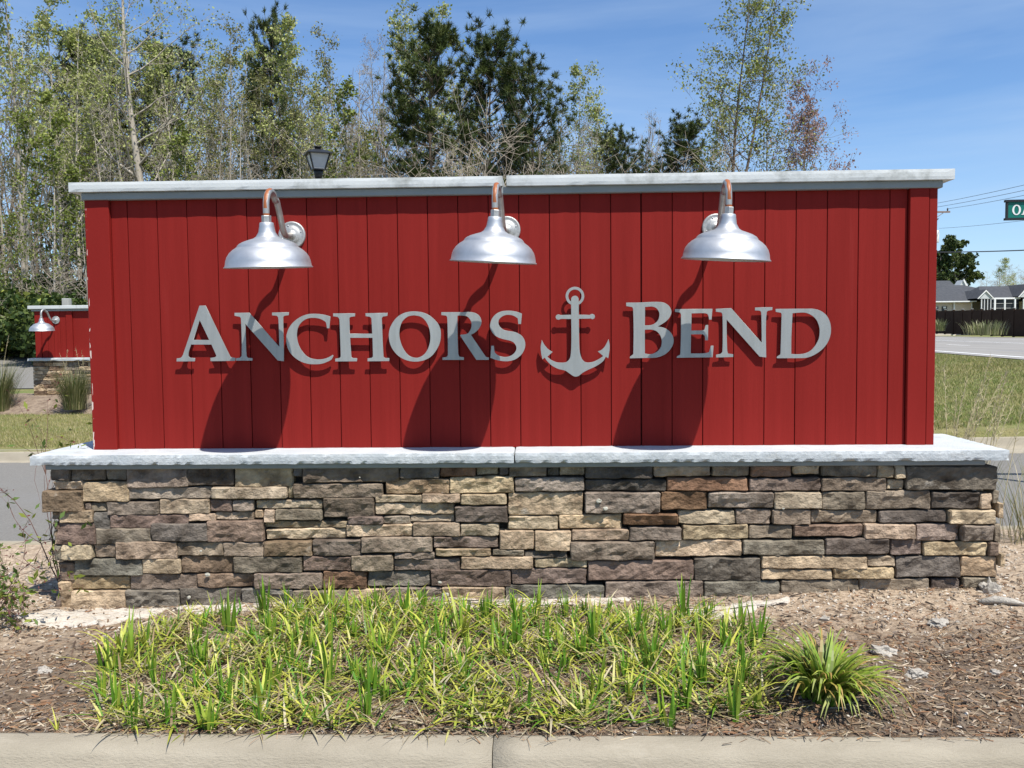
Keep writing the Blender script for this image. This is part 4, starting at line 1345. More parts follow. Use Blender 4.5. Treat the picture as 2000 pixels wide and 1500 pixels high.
def deciduous(seed, H, cols, leaf=0.13, each=5, first=0.35, spread=0.26, nb=22, r0=None, wander=0.03, fork=False, up=0.55, twigs=4):
    rg_ = np.random.default_rng(seed)
    wood, crown = MB(), MB()
    r0 = r0 or H * 0.0085
    tips = []

    def grow(p, d, L, r_, lev):
        n = (9, 5, 3, 2)[lev]
        path = [np.array(p, float)]; dd = np.array(d, float)
        for k in range(n):
            dd = dd + rg_.normal(0, (wander, 0.13, 0.18, 0.2)[lev], 3)
            dd[2] += (0.02, 0.09, 0.07, 0.05)[lev]
            dd /= math.sqrt(float(dd @ dd))
            path.append(path[-1] + dd * L / n)
        rad = [max(r_ * (1 - (0.88 if lev == 0 else 0.8) * k / n), 0.006) for k in range(n + 1)]
        wood.tube(path, rad, (7, 4, 3, 3)[lev], cap=False)
        if lev == 3:
            tips.append(path[-1]); tips.append(path[1]); return
        m = (nb, 5, twigs)[lev]
        for k in range(m):
            t = (first + (1 - first) * (k + rg_.random()) / m) if lev == 0 else rg_.uniform(0.25, 1.0)
            t = min(t, 0.995)
            i = min(int(t * n), n - 1); fr = t * n - i
            q = path[i] * (1 - fr) + path[i + 1] * fr
            dl = path[i + 1] - path[i]; dl /= math.sqrt(float(dl @ dl))
            a = rg_.uniform(0, 6.283)
            side = np.array([math.cos(a), math.sin(a), 0.0])
            if lev == 0:
                an = rg_.uniform(0.55, 1.15)
                nd = side * math.sin(an) + np.array([0, 0, 1]) * math.cos(an) * (0.4 + up)
                ln = H * spread * (1.15 - 0.85 * (t - first) / (1 - first)) * rg_.uniform(0.55, 1.15)
            else:
                nd = dl * 0.75 + rg_.normal(0, 0.55, 3)
                ln = L * rg_.uniform(0.35, 0.6)
            nd /= math.sqrt(float(nd @ nd))
            grow(q, nd, ln, max(rad[i] * (0.42 if lev == 0 else 0.55), 0.008), lev + 1)
    if fork:
        grow((0, 0, 0), (0.05, 0, 1), H * 0.9, r0, 0)
        nb = nb // 2
        grow((0.1, 0, H * 0.22), (0.28, 0.05, 1), H * 0.74, r0 * 0.7, 0)
    else:
        grow((0, 0, 0), (0, 0, 1), H, r0, 0)
    if each:
        leaf_cloud(crown, tips, leaf, cols, rg_, 0.14 * H / 16, each)
    return wood.mesh('trunk', True), (crown.mesh('crown') if each else None)


def pine(seed, H, cols, first=0.3, spread=0.2, nw=16, tuftn=16):
    rg_ = np.random.default_rng(seed)
    wood, crown = MB(), MB()
    path = [np.array([0.12 * fbm(k * .5, seed), 0.12 * fbm(k * .5, seed + 9), H * k / 10]) for k in range(11)]
    wood.tube(path, [H * 0.0105 * (1 - 0.9 * k / 10) for k in range(11)], 8, cap=False)
    tufts = []
    for w in range(nw):
        t = first + (1 - first) * (w + 0.5) / nw
        base_ = np.array([0, 0, H * t])
        shape = math.sin(math.pi * min(1, (1 - t) / (1 - first) * 0.75 + 0.16)) ** 0.8
        for b in range(rg_.integers(5, 8)):
            a = rg_.uniform(0, 6.283)
            L = H * spread * shape * rg_.uniform(0.55, 1.2)
            el = 0.15 + 0.7 * (t - first)
            d = np.array([math.cos(a) * math.cos(el), math.sin(a) * math.cos(el), math.sin(el)])
            pp = [base_]; dd = d.copy()
            for k in range(4):
                dd = dd + rg_.normal(0, 0.12, 3) + np.array([0, 0, 0.08]); dd /= np.linalg.norm(dd)
                pp.append(pp[-1] + dd * L / 4)
            wood.tube(pp, [0.05 * (1 - t * 0.6) * (1 - 0.8 * k / 4) + 0.006 for k in range(5)], 4, cap=False)
            for k in range(6):
                i = rg_.integers(1, 4)
                q = pp[i] + (pp[i + 1] - pp[i]) * rg_.random()
                e = q + (dd * 0.7 + rg_.normal(0, 0.5, 3) + np.array([0, 0, 0.35])) * L * 0.30
                wood.tube([q, e], [0.012, 0.006], 3, cap=False)
                tufts.append((e, e - q))
            tufts.append((pp[-1], dd)); tufts.append(((pp[-2] + pp[-1]) / 2, dd))
    tufts.append((path[-1], np.array([0, 0, 1.0]))); tufts.append((path[-1] - np.array([0, 0, .3]), np.array([0, 0, 1.0])))
    for (c, d) in tufts:
        d = d / (np.linalg.norm(d) + 1e-6)
        col = np.array(cols[rg_.integers(len(cols))]) * rg_.uniform(0.7, 1.25)
        for k in range(tuftn):
            v_ = d * 0.5 + rg_.normal(0, 0.6, 3) + np.array([0, 0, 0.2]); v_ /= np.linalg.norm(v_)
            s_ = np.cross(v_, rg_.normal(0, 1, 3)); s_ /= np.linalg.norm(s_)
            L = rg_.uniform(0.22, 0.42) * H / 16
            b0 = c + rg_.normal(0, 0.05, 3)
            crown.add([b0 - s_ * .024, b0 + s_ * .024, b0 + v_ * L], [(0, 1, 2)], tuple(col))
    return wood.mesh('trunk', True), crown.mesh('crown')


def bare_shrub(seed, H, n=9):
    rg_ = np.random.default_rng(seed)
    wood = MB()

    def grow(p, d, L, r_, lev):
        n_ = 4 if lev < 2 else 2
        path = [np.array(p, float)]; dd = np.array(d, float)
        for k in range(n_):
            dd = dd + rg_.normal(0, 0.2, 3); dd /= np.linalg.norm(dd)
            path.append(path[-1] + dd * L / n_)
        wood.tube(path, [max(r_ * (1 - .75 * k / n_), .006) for k in range(n_ + 1)], 3, cap=False)
        if lev < 3:
            for k in range((5, 5, 3)[lev]):
                i = rg_.integers(1, n_ + 1)
                nd = dd * 0.7 + rg_.normal(0, 0.5, 3); nd[2] += 0.1; nd /= np.linalg.norm(nd)
                grow(path[i], nd, L * rg_.uniform(.4, .65), r_ * .55, lev + 1)
    for k in range(n):
        a = rg_.uniform(0, 6.283); t = rg_.uniform(0.1, 0.75)
        grow((0.3 * math.cos(a), 0.3 * math.sin(a), 0), (math.cos(a) * math.sin(t), math.sin(a) * math.sin(t), math.cos(t)), H * rg_.uniform(.5, .9), .020, 0)
    return wood.mesh('branches', True)


def bush(seed, rx, ry, rz, cols, n=900, leaf=0.14):
    rg_ = np.random.default_rng(seed)
    mb, wood = MB(), MB()
    pts = []
    while len(pts) < n:
        p = rg_.uniform(-1, 1, 3)
        rr = np.linalg.norm(p)
        k = 0.78 + 0.32 * fbm(p[0] * 2 + seed, p[1] * 2, p[2] * 2)
        if rr > k or rr < 0.45 * rg_.random():
            continue
        pts.append((p[0] * rx, p[1] * ry, (p[2] * 0.5 + 0.5) * 2 * rz))
    leaf_cloud(mb, pts, leaf, cols, rg_, 0.05, 4)
    for k in range(6):
        a = rg_.uniform(0, 6.28)
        wood.tube([(0, 0, -0.1), (rx * .3 * math.cos(a), ry * .3 * math.sin(a), rz * .7), (rx * .6 * math.cos(a), ry * .6 * math.sin(a), rz * 1.4)], [.05, .035, .012], 4, cap=False)
    return wood.mesh('stems'), mb.mesh('leaves')


LG = [(0.29, 0.33, 0.09), (0.35, 0.37, 0.12), (0.23, 0.28, 0.06), (0.38, 0.39, 0.17)]        # fresh spring leaves
OL = [(0.22, 0.22, 0.07), (0.28, 0.27, 0.10), (0.17, 0.18, 0.05)]                            # olive buds
YG = [(0.17, 0.21, 0.035), (0.22, 0.25, 0.05), (0.12, 0.16, 0.025)]
PN = [(0.046, 0.068, 0.018), (0.062, 0.085, 0.020), (0.080, 0.100, 0.022), (0.032, 0.050, 0.014)]
PY = [(0.070, 0.095, 0.020), (0.090, 0.110, 0.025), (0.045, 0.070, 0.018)]
MR = [(0.33, 0.21, 0.17), (0.40, 0.27, 0.22), (0.26, 0.14, 0.11)]
EV = [(0.035, 0.065, 0.015), (0.06, 0.095, 0.02), (0.09, 0.12, 0.025)]

PROTO = {}
PROTO['green'] = [deciduous(200 + k, 16, LG, 0.15, 4, 0.40 + .04 * k, 0.15 + .012 * k, nb=20, r0=.10) for k in range(4)]
PROTO['olive'] = [deciduous(230 + k, 16, OL, 0.125, 3, 0.35 + .05 * k, 0.14, nb=20, r0=.09) for k in range(3)]
PROTO['bare'] = [deciduous(250 + k, 16, [(0.30, 0.25, 0.2)], 0.07, 1, 0.28 + .06 * k, 0.17 + .02 * k, nb=20, r0=.09) for k in range(3)]
PROTO['yellow'] = [deciduous(270 + k, 10, YG, 0.15, 3, 0.3, 0.22, nb=15, r0=.06) for k in range(2)]
PROTO['pine'] = [pine(300, 17, PY, 0.28, 0.16, 18, 36), pine(301, 17, PN, 0.20, 0.165, 20, 36), pine(302, 17, PN + PY, 0.2, 0.18, 18, 36)]
PROTO['big'] = [deciduous(333, 22, LG, 0.15, 5, 0.34, 0.27, nb=22, r0=.30, wander=0.035)]
PROTO['forked'] = [deciduous(345, 22, LG + OL + YG, 0.16, 6, 0.22, 0.21, nb=30, r0=.17, fork=True)]
PROTO['maple'] = [deciduous(360, 11, MR, 0.105, 6, 0.22, 0.36, nb=30, r0=.11)]
PROTO['snag'] = [deciduous(380 + k, 16, LG, 0.1, 0, 0.5, 0.10, nb=9, r0=.085, twigs=2) for k in range(2)]
PHEI = {'green': 16, 'olive': 16, 'bare': 16, 'yellow': 10, 'pine': 17, 'big': 22, 'forked': 22, 'maple': 11, 'snag': 16}
NAME = {'green': 'deciduous_tree', 'olive': 'deciduous_tree', 'bare': 'bare_tree', 'yellow': 'leafy_tree', 'pine': 'pine_tree', 'big': 'deciduous_tree', 'forked': 'deciduous_tree', 'maple': 'maple_tree', 'snag': 'bare_tree'}
LAB = {'green': 'slim grey tree with fresh pale green leaves in the wood behind the sign', 'olive': 'slim tree with olive buds in the wood behind the sign',
       'bare': 'leafless grey tree in the wood behind the sign', 'yellow': 'low bright yellow green tree at the edge of the wood', 'snag': 'pale straight bare trunk standing in the wood behind the sign',
       'pine': 'dark pine standing in the wood'}
GRP = {'green': 'pale green trees of the wood', 'olive': 'olive budded trees of the wood', 'bare': 'leafless trees of the wood', 'yellow': 'yellow green trees at the wood edge', 'snag': 'bare trunks in the wood', 'pine': 'dark pines of the wood'}
_use = {}


def plant(kind, px, topy, D, label=None, var=None, wide=1.0, rot=None):
    k = _use.get(kind, 0); _use[kind] = k + 1
    tm, cm = PROTO[kind][(k if var is None else var) % len(PROTO[kind])]
    top = atd(px, topy, D)
    zb = gz(top[0], top[1]) - 0.1
    h = top[2] - zb
    s_ = h / (PHEI[kind] * 1.0)
    t = thing(NAME[kind], label or LAB[kind], 'tree', (top[0], top[1], zb), rng.uniform(0, 6.28) if rot is None else rot, None if label else GRP[kind])
    t.scale = (s_ * wide, s_ * wide, s_)
    link('trunk', tm, MT['barkdark'] if kind in ('pine', 'forked', 'maple') else MT['bark'], t)
    if cm is not None:
        link('crown', cm, MT['needle'] if 'pine' in kind else MT['leafv'], t)
    return t


# trees one can tell apart
plant('big', 268, -130, 44, 'tall thick-trunked tree with a long crooked branch, above the left end of the sign', rot=0.4)
plant('green', 18, -90, 43, 'tall pale green tree at the far left edge of the picture', var=0)
plant('green', 95, 8, 50, 'pale green tree just right of the far left edge', var=1)
plant('pine', 528, 72, 50, 'dark pine above the left lamp', var=1, wide=0.62)
plant('green', 612, 55, 46, 'pale budding tree right of the dark pine, above the lantern', var=2)
plant('bare', 715, 88, 50, 'tall leafless grey tree between the lantern and the pines', var=0)
plant('green', 806, 34, 58, 'pale green tree rising behind the left pine of the pair', var=3)
plant('green', 882, 38, 60, 'pale green tree rising between the two tall pines', var=1)
plant('pine', 838, 84, 46, 'tall olive green pine left of the middle lamp', var=0)
plant('pine', 955, 98, 48, 'tall dark pine above the middle lamp', var=1)
plant('pine', 1040, 152, 46, 'shorter dark pine just right of the tall dark one', var=2)
plant('green', 1108, 122, 56, 'pale green tree behind the shorter pine', var=2, wide=0.9)
plant('green', 1160, 205, 52, 'small pale green tree right of the pines', var=0, wide=1.1)
plant('bare', 1252, 232, 55, 'small leafless tree in the gap right of the pines', var=1)
plant('pine', 1335, 262, 50, 'small dark evergreen at the foot of the tall forked tree', var=1, wide=1.1)
plant('pine', 1220, 285, 52, 'low dark pine in the gap right of the pines', var=2, wide=1.0)
plant('forked', 1412, -60, 44, 'tall forked tree with sparse green leaves above the right lamp', rot=0.2)
plant('olive', 1475, 130, 45, 'slim olive tree leaning beside the tall forked tree', var=1)
plant('maple', 1566, 180, 45, 'reddish budding maple right of the tall forked tree', rot=2.2, wide=0.92)
# the rest of the wood
for (px, ty, D, kd) in ((-40, -60, 48, 'green'), (55, 60, 47, 'olive'), (140, 50, 46, 'green'), (185, 70, 52, 'green'), (225, 40, 56, 'olive'), (310, 110, 56, 'olive'), (345, 80, 54, 'green'), (395, 120, 50, 'green'),
                        (430, 45, 47, 'olive'), (470, 95, 52, 'green'), (560, 100, 53, 'olive'), (655, 75, 50, 'olive'), (690, 130, 47, 'bare'), (745, 95, 53, 'bare'), (775, 150, 49, 'bare'), (170, 95, 58, 'pine'), (40, 150, 55, 'bare'), (330, 120, 60, 'pine'),
                        (500, 150, 47, 'olive'), (360, 150, 57, 'bare'), (90, 90, 57, 'bare'), (250, 140, 58, 'bare'), (640, 160, 56, 'green'), (1185, 270, 55, 'bare'), (1290, 290, 54, 'bare'), (1140, 260, 50, 'bare'), (900, 180, 58, 'bare'), (1000, 220, 57, 'olive'), (1075, 230, 56, 'olive'), (1450, 215, 50, 'bare'), (1385, 200, 52, 'olive')):
    plant(kd, px, ty, D, {(-40, 'green'): 'pale green tree cut by the left edge of the picture', (140, 'green'): 'pale green tree above the top left corner of the white cap',
                          (185, 'green'): 'pale green tree midway between the left corner of the cap and the thick trunk', (345, 'green'): 'pale green tree first to the right of the thick trunk',
                          (395, 'green'): 'pale green tree second to the right of the thick trunk', (470, 'green'): 'pale green tree just left of the dark pine above the left lamp',
                          (640, 'green'): 'pale green tree right of the lantern, behind the budding one', (170, 'pine'): 'dark pine half hidden among pale trees left of the thick trunk',
                          (330, 'pine'): 'dark pine half hidden just right of the thick trunk'}.get((px, kd)))
for k in range(34):
    px = rng.uniform(-60, 680); plant(['bare', 'snag', 'olive', 'snag', 'bare'][k % 5], px, rng.uniform(90, 260), rng.uniform(42, 64))
for k in range(14):
    px = rng.uniform(640, 1330); plant(['bare', 'bare', 'olive'][k % 3], px, rng.uniform(200, 300) + max(0, (px - 1000) * .1), rng.uniform(44, 62))
for (px, ty, D) in ((88, 205, 40), (120, 240, 41), (165, 320, 40), (12, 425, 38), (372, 255, 44), (660, 185, 47)):
    plant('yellow', px, ty, D, {88: 'yellow green sapling above the far red sign, left one of a pair', 120: 'yellow green sapling above the far red sign, right one of a pair',
                                165: 'small yellow green sapling beside the top left corner of the red wall', 12: 'low yellow green sapling at the left edge above the hedge',
                                372: 'yellow green sapling above the cap, right of the thick trunk', 660: 'yellow green sapling just right of the black lantern'}[px])
# grey brush in front of the wood
SHR = [bare_shrub(400 + k, 5.0) for k in range(4)]
mbr = mat('pale_twigs', (0.26, 0.215, 0.17), (0.42, 0.36, 0.29), rough=0.95, scale=2, rnd=0.2)
for k in range(34):
    px = rng.uniform(-60, 1320) if k < 12 else rng.uniform(560, 1320); D = rng.uniform(36, 52)
    q = atd(px, 648, D); zb = gz(q[0], q[1])
    ty = rng.uniform(390, 500) if px < 520 else rng.uniform(275, 340)
    h = atd(px, ty, D)[2] - zb
    t = thing('bare_shrub', 'tangled leafless grey brush at the front of the wood', 'shrub', (q[0], q[1], zb), rng.uniform(0, 6.28), 'leafless brush before the wood')
    s_ = h / 6.6; t.scale = (s_ * 1.2, s_ * 1.2, s_)
    link('branches', SHR[k % 4], mbr, t)
# evergreen undergrowth
BSH = [bush(430 + k, 1.7, 1.4, 1.2, EV if k < 2 else EV + YG, 900, 0.2) for k in range(4)]
for k in range(30):
    px = rng.uniform(-70, 1320) if k > 14 else rng.uniform(-70, 190); D = rng.uniform(34, 44)
    q = atd(px, 648, D); zb = gz(q[0], q[1])
    t = thing('evergreen_bush', 'dark evergreen undergrowth bush along the foot of the wood', 'bush', (q[0], q[1], zb - .05), rng.uniform(0, 6.28), 'undergrowth bushes')
    s_ = rng.uniform(0.8, 1.5); t.scale = (s_, s_, s_ * rng.uniform(.8, 1.15))
    link('stems', BSH[k % 4][0], MT['barkdark'], t); link('leaves', BSH[k % 4][1], MT['leafv'], t)
# depth of the wood: far trunks, twigs and leaves that read as one mass
rgw = np.random.default_rng(77)
fm = MB(); fl = MB(); tipz = []
for k in range(360):
    px = rgw.uniform(-160, 1330); D = rgw.uniform(62, 84)
    topy = np.interp(px, [-160, 0, 200, 450, 700, 800, 1000, 1150, 1330], [110, 120, 165, 160, 190, 200, 230, 290, 310]) + rgw.uniform(-25, 90)
    q = atd(px, topy, D); zb = gz(q[0], q[1]); hh = q[2] - zb
    pth = [np.array([q[0] + rgw.normal(0, .25) * j, q[1] + rgw.normal(0, .25), zb + hh * j / 5]) for j in range(6)]
    fm.tube(pth, [0.12 * (1 - .85 * j / 5) for j in range(6)], 4, cap=False)
    for b in range(22):
        t_ = rgw.uniform(.15, 1); i = min(int(t_ * 5), 4); c0 = pth[i] + (pth[i + 1] - pth[i]) * (t_ * 5 - i)
        d = rgw.normal(0, 1, 3); d[2] = abs(d[2]) + .3; d /= np.linalg.norm(d); L = rgw.uniform(.8, 2.6)
        c1 = c0 + d * L * .5 + rgw.normal(0, .15, 3); c2 = c0 + d * L + rgw.normal(0, .3, 3)
        fm.tube([c0, c1, c2], [.035, .025, .012], 3, cap=False)
        tipz += [c1, c2]
leaf_cloud(fl, tipz, 0.17, OL + LG + [(0.15, 0.125, 0.08)], rgw, 0.4, 1)
_pts = []
for k in range(7000):
    _D = rgw.uniform(58, 82); _px = rgw.uniform(-170, 620) if k < 5500 else rgw.uniform(620, 1330)
    _py = rgw.uniform(420, 650) if k < 5500 else rgw.uniform(320, 480)
    _pts.append(atd(_px, _py + 40 * fbm(_px * .02, 3.0), _D))
leaf_cloud(fl, _pts, 0.34, EV + [(0.10, 0.085, 0.05), (0.16, 0.13, 0.09), (0.07, 0.075, 0.03)], rgw, 0.3, 2)
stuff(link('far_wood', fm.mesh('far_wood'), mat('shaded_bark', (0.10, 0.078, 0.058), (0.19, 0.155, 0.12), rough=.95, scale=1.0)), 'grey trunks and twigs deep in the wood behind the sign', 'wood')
stuff(link('far_foliage', fl.mesh('far_foliage'), MT['leafv']), 'olive and dark green foliage deep in the wood', 'foliage')


# ------------------------------------------------------------------ the second sign across the entrance
tw_p = atd(55, 648, 20.3)
TX0 = tw_p[0]; TYY = tw_p[1] + 0.1
tz = gz(TX0, TYY)
t2 = thing('monument_sign', 'smaller looking red sign of the same kind standing far left across the street', 'sign', (TX0, TYY, tz))
zc = atd(90, 597, 20.3)[2] - tz; zs = atd(90, 699, 20.2)[2] - tz
W2 = 4.6
link('cap', boxmesh('cap', 0, W2, -0.10, 0.4, zc - 0.075, zc, 0.006), MT['cap'], t2)
link('fascia', boxmesh('fascia', 0.06, W2 - .06, -0.06, 0.36, zc - 0.125, zc - 0.078, 0.004), MT['fascia'], t2)
wl2 = link('wall_panel', boxmesh('wall_panel', 0.12, W2 - 0.12, 0.012, 0.3, zs, zc - 0.12), MT['gap'], t2)
k = 0; x = 0.26
while x < 0.82:
    link('board', boxmesh('board', 0.003, 0.140, -0.011, 0.011, 0, zc - .125 - zs, 0.002), MT['red'], wl2, (x, 0, zs)); x += 0.143
link('corner_trim', boxmesh('corner_trim', 0.12, 0.255, -0.035, 0.2, zs, zc - .125, 0.003), MT['trim'], t2)
link('corner_trim', boxmesh('corner_trim', 0.84, 0.98, -0.035, 0.2, zs, zc - .125, 0.003), MT['trim'], t2)
link('recessed_panel', boxmesh('recessed_panel', 0.985, W2 - 0.2, 0.0, 0.2, zs, zc - .125, 0.003), MT['trim'], t2)
link('ledge_slab', rough_slab('ledge_slab', 0.04, W2, -0.26, 0.56, zs - 0.075, zs, 0.08, 0.004, 2.0, 0.01), MT['slab'], t2)
b2 = link('stone_base', boxmesh('stone_base', 0.14, W2 - .1, -0.15, 0.45, -0.3, zs - 0.07), MT['mortar'], t2)
z = -0.04
stm = [stone_mesh(0.34, 0.085, 0.03, 900 + k * 1.7, res=0.06) for k in range(5)]
while z < zs - 0.09:
    h = rng.uniform(0.06, 0.11); h = min(h, zs - 0.075 - z)
    x = 0.12
    while x < 2.6:
        w = rng.uniform(0.16, 0.42)
        o = link('stone', stm[rng.integers(5)], MT['stone'], b2, (x + w / 2, -0.155, z + h / 2))
        o.scale = (w / 0.35, 1, h / 0.092); o.color = (*(np.array(CL[rng.choice(list('tbbgbtgdno'))]) * rng.uniform(.9, 1.2)), 1)
        x += w
    z += h
lamp2 = make_lamp('small silver gooseneck lamp on the far red sign', (TX0 + (107 - 55) / FPX * 20.3, TYY, atd(107, 625, 20.3)[2]), R(-8), 0, R(2))
lamp2.scale = (1.08, 1.08, 1.08)
for _c in lamp2.children:
    if _c.name.startswith('pipe_arm'):
        _c.data.materials.clear(); _c.data.materials.append(MT['plate'])
# planting mound at its foot
def mound_z(x, y):
    d = max(0.0, TYY - 0.1 - y); e = max(0.0, TX0 - 0.9 - x)
    k = (1 - sstep(0.3, 1.55 + 0.25 * fbm(x * 1.3, 3), d)) * (1 - sstep(0.0, 1.6, e))
    return gz(x, y) - 0.02 + 0.34 * k + 0.03 * fbm(x * 4, y * 4, 3)


sheet('planting_mound', TX0 - 3.6, TX0 + 4.8, TYY - 2.1, TYY + 0.5, 60, 26, mound_z, MT['mulchbed2'])
# grey post caps and rail fence behind it
post = atd(130, 583, 24); 
o = tag(link('fence_post', boxmesh('fence_post', -.09, .09, -.09, .09, 0, post[2] - gz(post[0], post[1]), 0.01), MT['greywood'], None, (post[0], post[1], gz(post[0], post[1]))), 'single grey post showing above the far red sign', 'post')
fl_ = atd(-80, 648, 44); fr_ = atd(175, 648, 40)
fz = gz(fl_[0], fl_[1])
fence = thing('rail_fence', 'weathered grey rail fence along the wood at far left', 'fence', (fl_[0], fl_[1], fz), math.atan2(fr_[1] - fl_[1], fr_[0] - fl_[0]))
FL = float(np.linalg.norm(fr_[:2] - fl_[:2])); ftop = atd(30, 600, 42)[2] - fz
n = 5
for k in range(n + 1):
    x = FL * k / n
    link('post', boxmesh('post', -.09, .09, -.09, .09, 0, ftop + 0.1, 0.01), MT['greywood'], fence, (x, 0, 0))
    if k < n:
        for zr in (ftop - 0.02, ftop - 0.35, ftop - 0.72):
            link('rail', boxmesh('rail', .09, FL / n - .09, -.03, .03, zr - .08, zr, 0.005), MT['greywood'], fence, (x, 0.02, 0))
        for j in range(14):
            link('picket', boxmesh('picket', -.02, .02, -.015, .015, ftop - .75, ftop - .06), MT['greywood'], fence, (x + FL / n * (j + .5) / 14, 0.07, 0))
HB = [bush(460 + k, 1.15, 0.9, 0.85, [(0.07, 0.115, 0.025), (0.12, 0.155, 0.03), (0.18, 0.19, 0.045)], 1500, 0.12) for k in range(2)]
for k, (px, lab) in enumerate(((-50, 'clipped hedge bush cut by the left edge of the picture'), (-2, 'clipped green hedge bush left of the far red sign'), (45, 'clipped green hedge bush touching the far red sign'), (95, 'hedge bush hidden mostly behind the far red sign'))):
    q = atd(px, 648, 39.5); t = thing('hedge_bush', lab, 'bush', (q[0], q[1], gz(q[0], q[1]) - .05), k * 1.3)
    link('stems', HB[k % 2][0], MT['barkdark'], t); link('leaves', HB[k % 2][1], MT['leafv'], t)

# ------------------------------------------------------------------ lantern behind the sign
lq = atd(622, 350, 11.5)
lz = gz(lq[0], lq[1])
lan = thing('street_lantern', 'black post lantern with frosted panes behind the sign', 'lantern', (lq[0], lq[1], lz), R(24))
S = 11.5 / FPX
zb = atd(622, 333, 11.5)[2] - lz; zt = atd(622, 303, 11.5)[2] - lz; zr = atd(622, 293, 11.5)[2] - lz; zf_ = atd(622, 287, 11.5)[2] - lz
link('pole', MB().tube([(0, 0, 0), (0, 0, zb - .06)], [.045, .038], 14).mesh('pole', True), MT['black'], lan)
link('neck', MB().lathe([(0, zb - .10), (.045, zb - .10), (.05, zb - .07), (.058, zb - .04), (.062, zb), (0, zb)], 16).mesh('neck', True), MT['black'], lan)
a0, a1 = 0.072, 0.128
hd = link('lantern_head', MB().box(-a0 - .012, a0 + .012, -a0 - .012, a0 + .012, zb, zb + .014).mesh('lantern_head'), MT['black'], lan)
for sx in (-1, 1):
    for sy in (-1, 1):
        link('corner_bar', MB().tube([(sx * a0, sy * a0, zb), (sx * a1, sy * a1, zt)], [.011, .011], 4).mesh('corner_bar'), MT['black'], hd)
for k in range(4):
    c_, s_ = math.cos(k * math.pi / 2), math.sin(k * math.pi / 2)
    pv = [(-a0, -a0 + .004, zb + .014), (a0, -a0 + .004, zb + .014), (a1, -a1 + .006, zt), (-a1, -a1 + .006, zt)]
    pv = pv + [(x, y + .004, z) for x, y, z in pv]
    pv = [(x * c_ - y * s_, x * s_ + y * c_, z) for x, y, z in pv]
    link('pane', MB().add(pv, [(0, 1, 2, 3), (7, 6, 5, 4), (0, 4, 5, 1), (1, 5, 6, 2), (2, 6, 7, 3), (3, 7, 4, 0)]).mesh('pane'), MT['frost'], hd)
rv = [(-.165, -.165, zt), (.165, -.165, zt), (.165, .165, zt), (-.165, .165, zt), (-.165, -.165, zt + .012), (.165, -.165, zt + .012), (.165, .165, zt + .012), (-.165, .165, zt + .012), (-.05, -.05, zr), (.05, -.05, zr), (.05, .05, zr), (-.05, .05, zr)]
link('roof', MB().add(rv, [(3, 2, 1, 0), (0, 1, 5, 4), (1, 2, 6, 5), (2, 3, 7, 6), (3, 0, 4, 7), (4, 5, 9, 8), (5, 6, 10, 9), (6, 7, 11, 10), (7, 4, 8, 11), (8, 9, 10, 11)]).mesh('roof'), MT['black'], lan)
link('finial', MB().lathe([(0, zr), (.04, zr), (.04, zf_ - .012), (.052, zf_ - .010), (.052, zf_), (0, zf_)], 16).mesh('finial', True), MT['black'], lan)

# ------------------------------------------------------------------ street name sign at the right edge
SD = 9.0
bl = atd(1966, 394, SD); bb = atd(1966, 425, SD)
blade_o = thing('street_name_sign', 'green street name sign in a black frame at the right edge', 'sign', (bl[0] + 0.56, bl[1], gz(bl[0], bl[1])), R(-4))
zt_, zb_ = bl[2] - gz(bl[0], bl[1]), bb[2] - gz(bl[0], bl[1])
link('post', MB().tube([(0.52, 0.05, -.3), (0.52, 0.05, zt_ + .05)], [.045, .045], 14).mesh('post', True), MT['black'], blade_o)
fr = link('frame', MB().box(-.56, 1.6, -.02, .02, zt_, zt_ + .022).box(-.56, 1.6, -.02, .02, zb_ - .022, zb_).box(-.548, -.53, -.014, .014, zb_, zt_).mesh('frame'), MT['black'], blade_o)
link('panel', boxmesh('panel', -.53, 1.58, -.006, .006, zb_, zt_), MT['green'], blade_o)
hh = (zt_ - zb_) * 0.62; zm = (zt_ + zb_) / 2


def glyph(loops, x):
    me = plate_mesh('letter', [[(x + p[0] * hh, zm - hh / 2 + p[1] * hh) for p in smooth_poly(l_)] for l_ in loops], half=0.001, bev=0.0)
    return link('letter', me, MT['white'], blade_o, (0, -0.0085, 0))


circ = lambda rx, ry, n, d: [(0.42 + rx * math.cos(a * d), 0.5 + ry * math.sin(a * d)) for a in np.linspace(0, 2 * math.pi, n, endpoint=False)]
g1 = glyph([circ(.42, .52, 28, 1), circ(.23, .42, 28, -1)], -0.49)
g1['label'] = 'white letter O'
g2 = glyph([[(0, 0), (.30, 0), (.30, .06), (.22, .08), (.28, .26), (.60, .26), (.66, .08), (.58, .06), (.58, 0), (.98, 0), (.98, .06), (.90, .08), (.58, 1.0), (.44, 1.0), (.10, .08), (0, .06)], [(.32, .34), (.44, .72), (.57, .34)]], -0.49 + .90 * hh)
g2['label'] = 'white letter A'

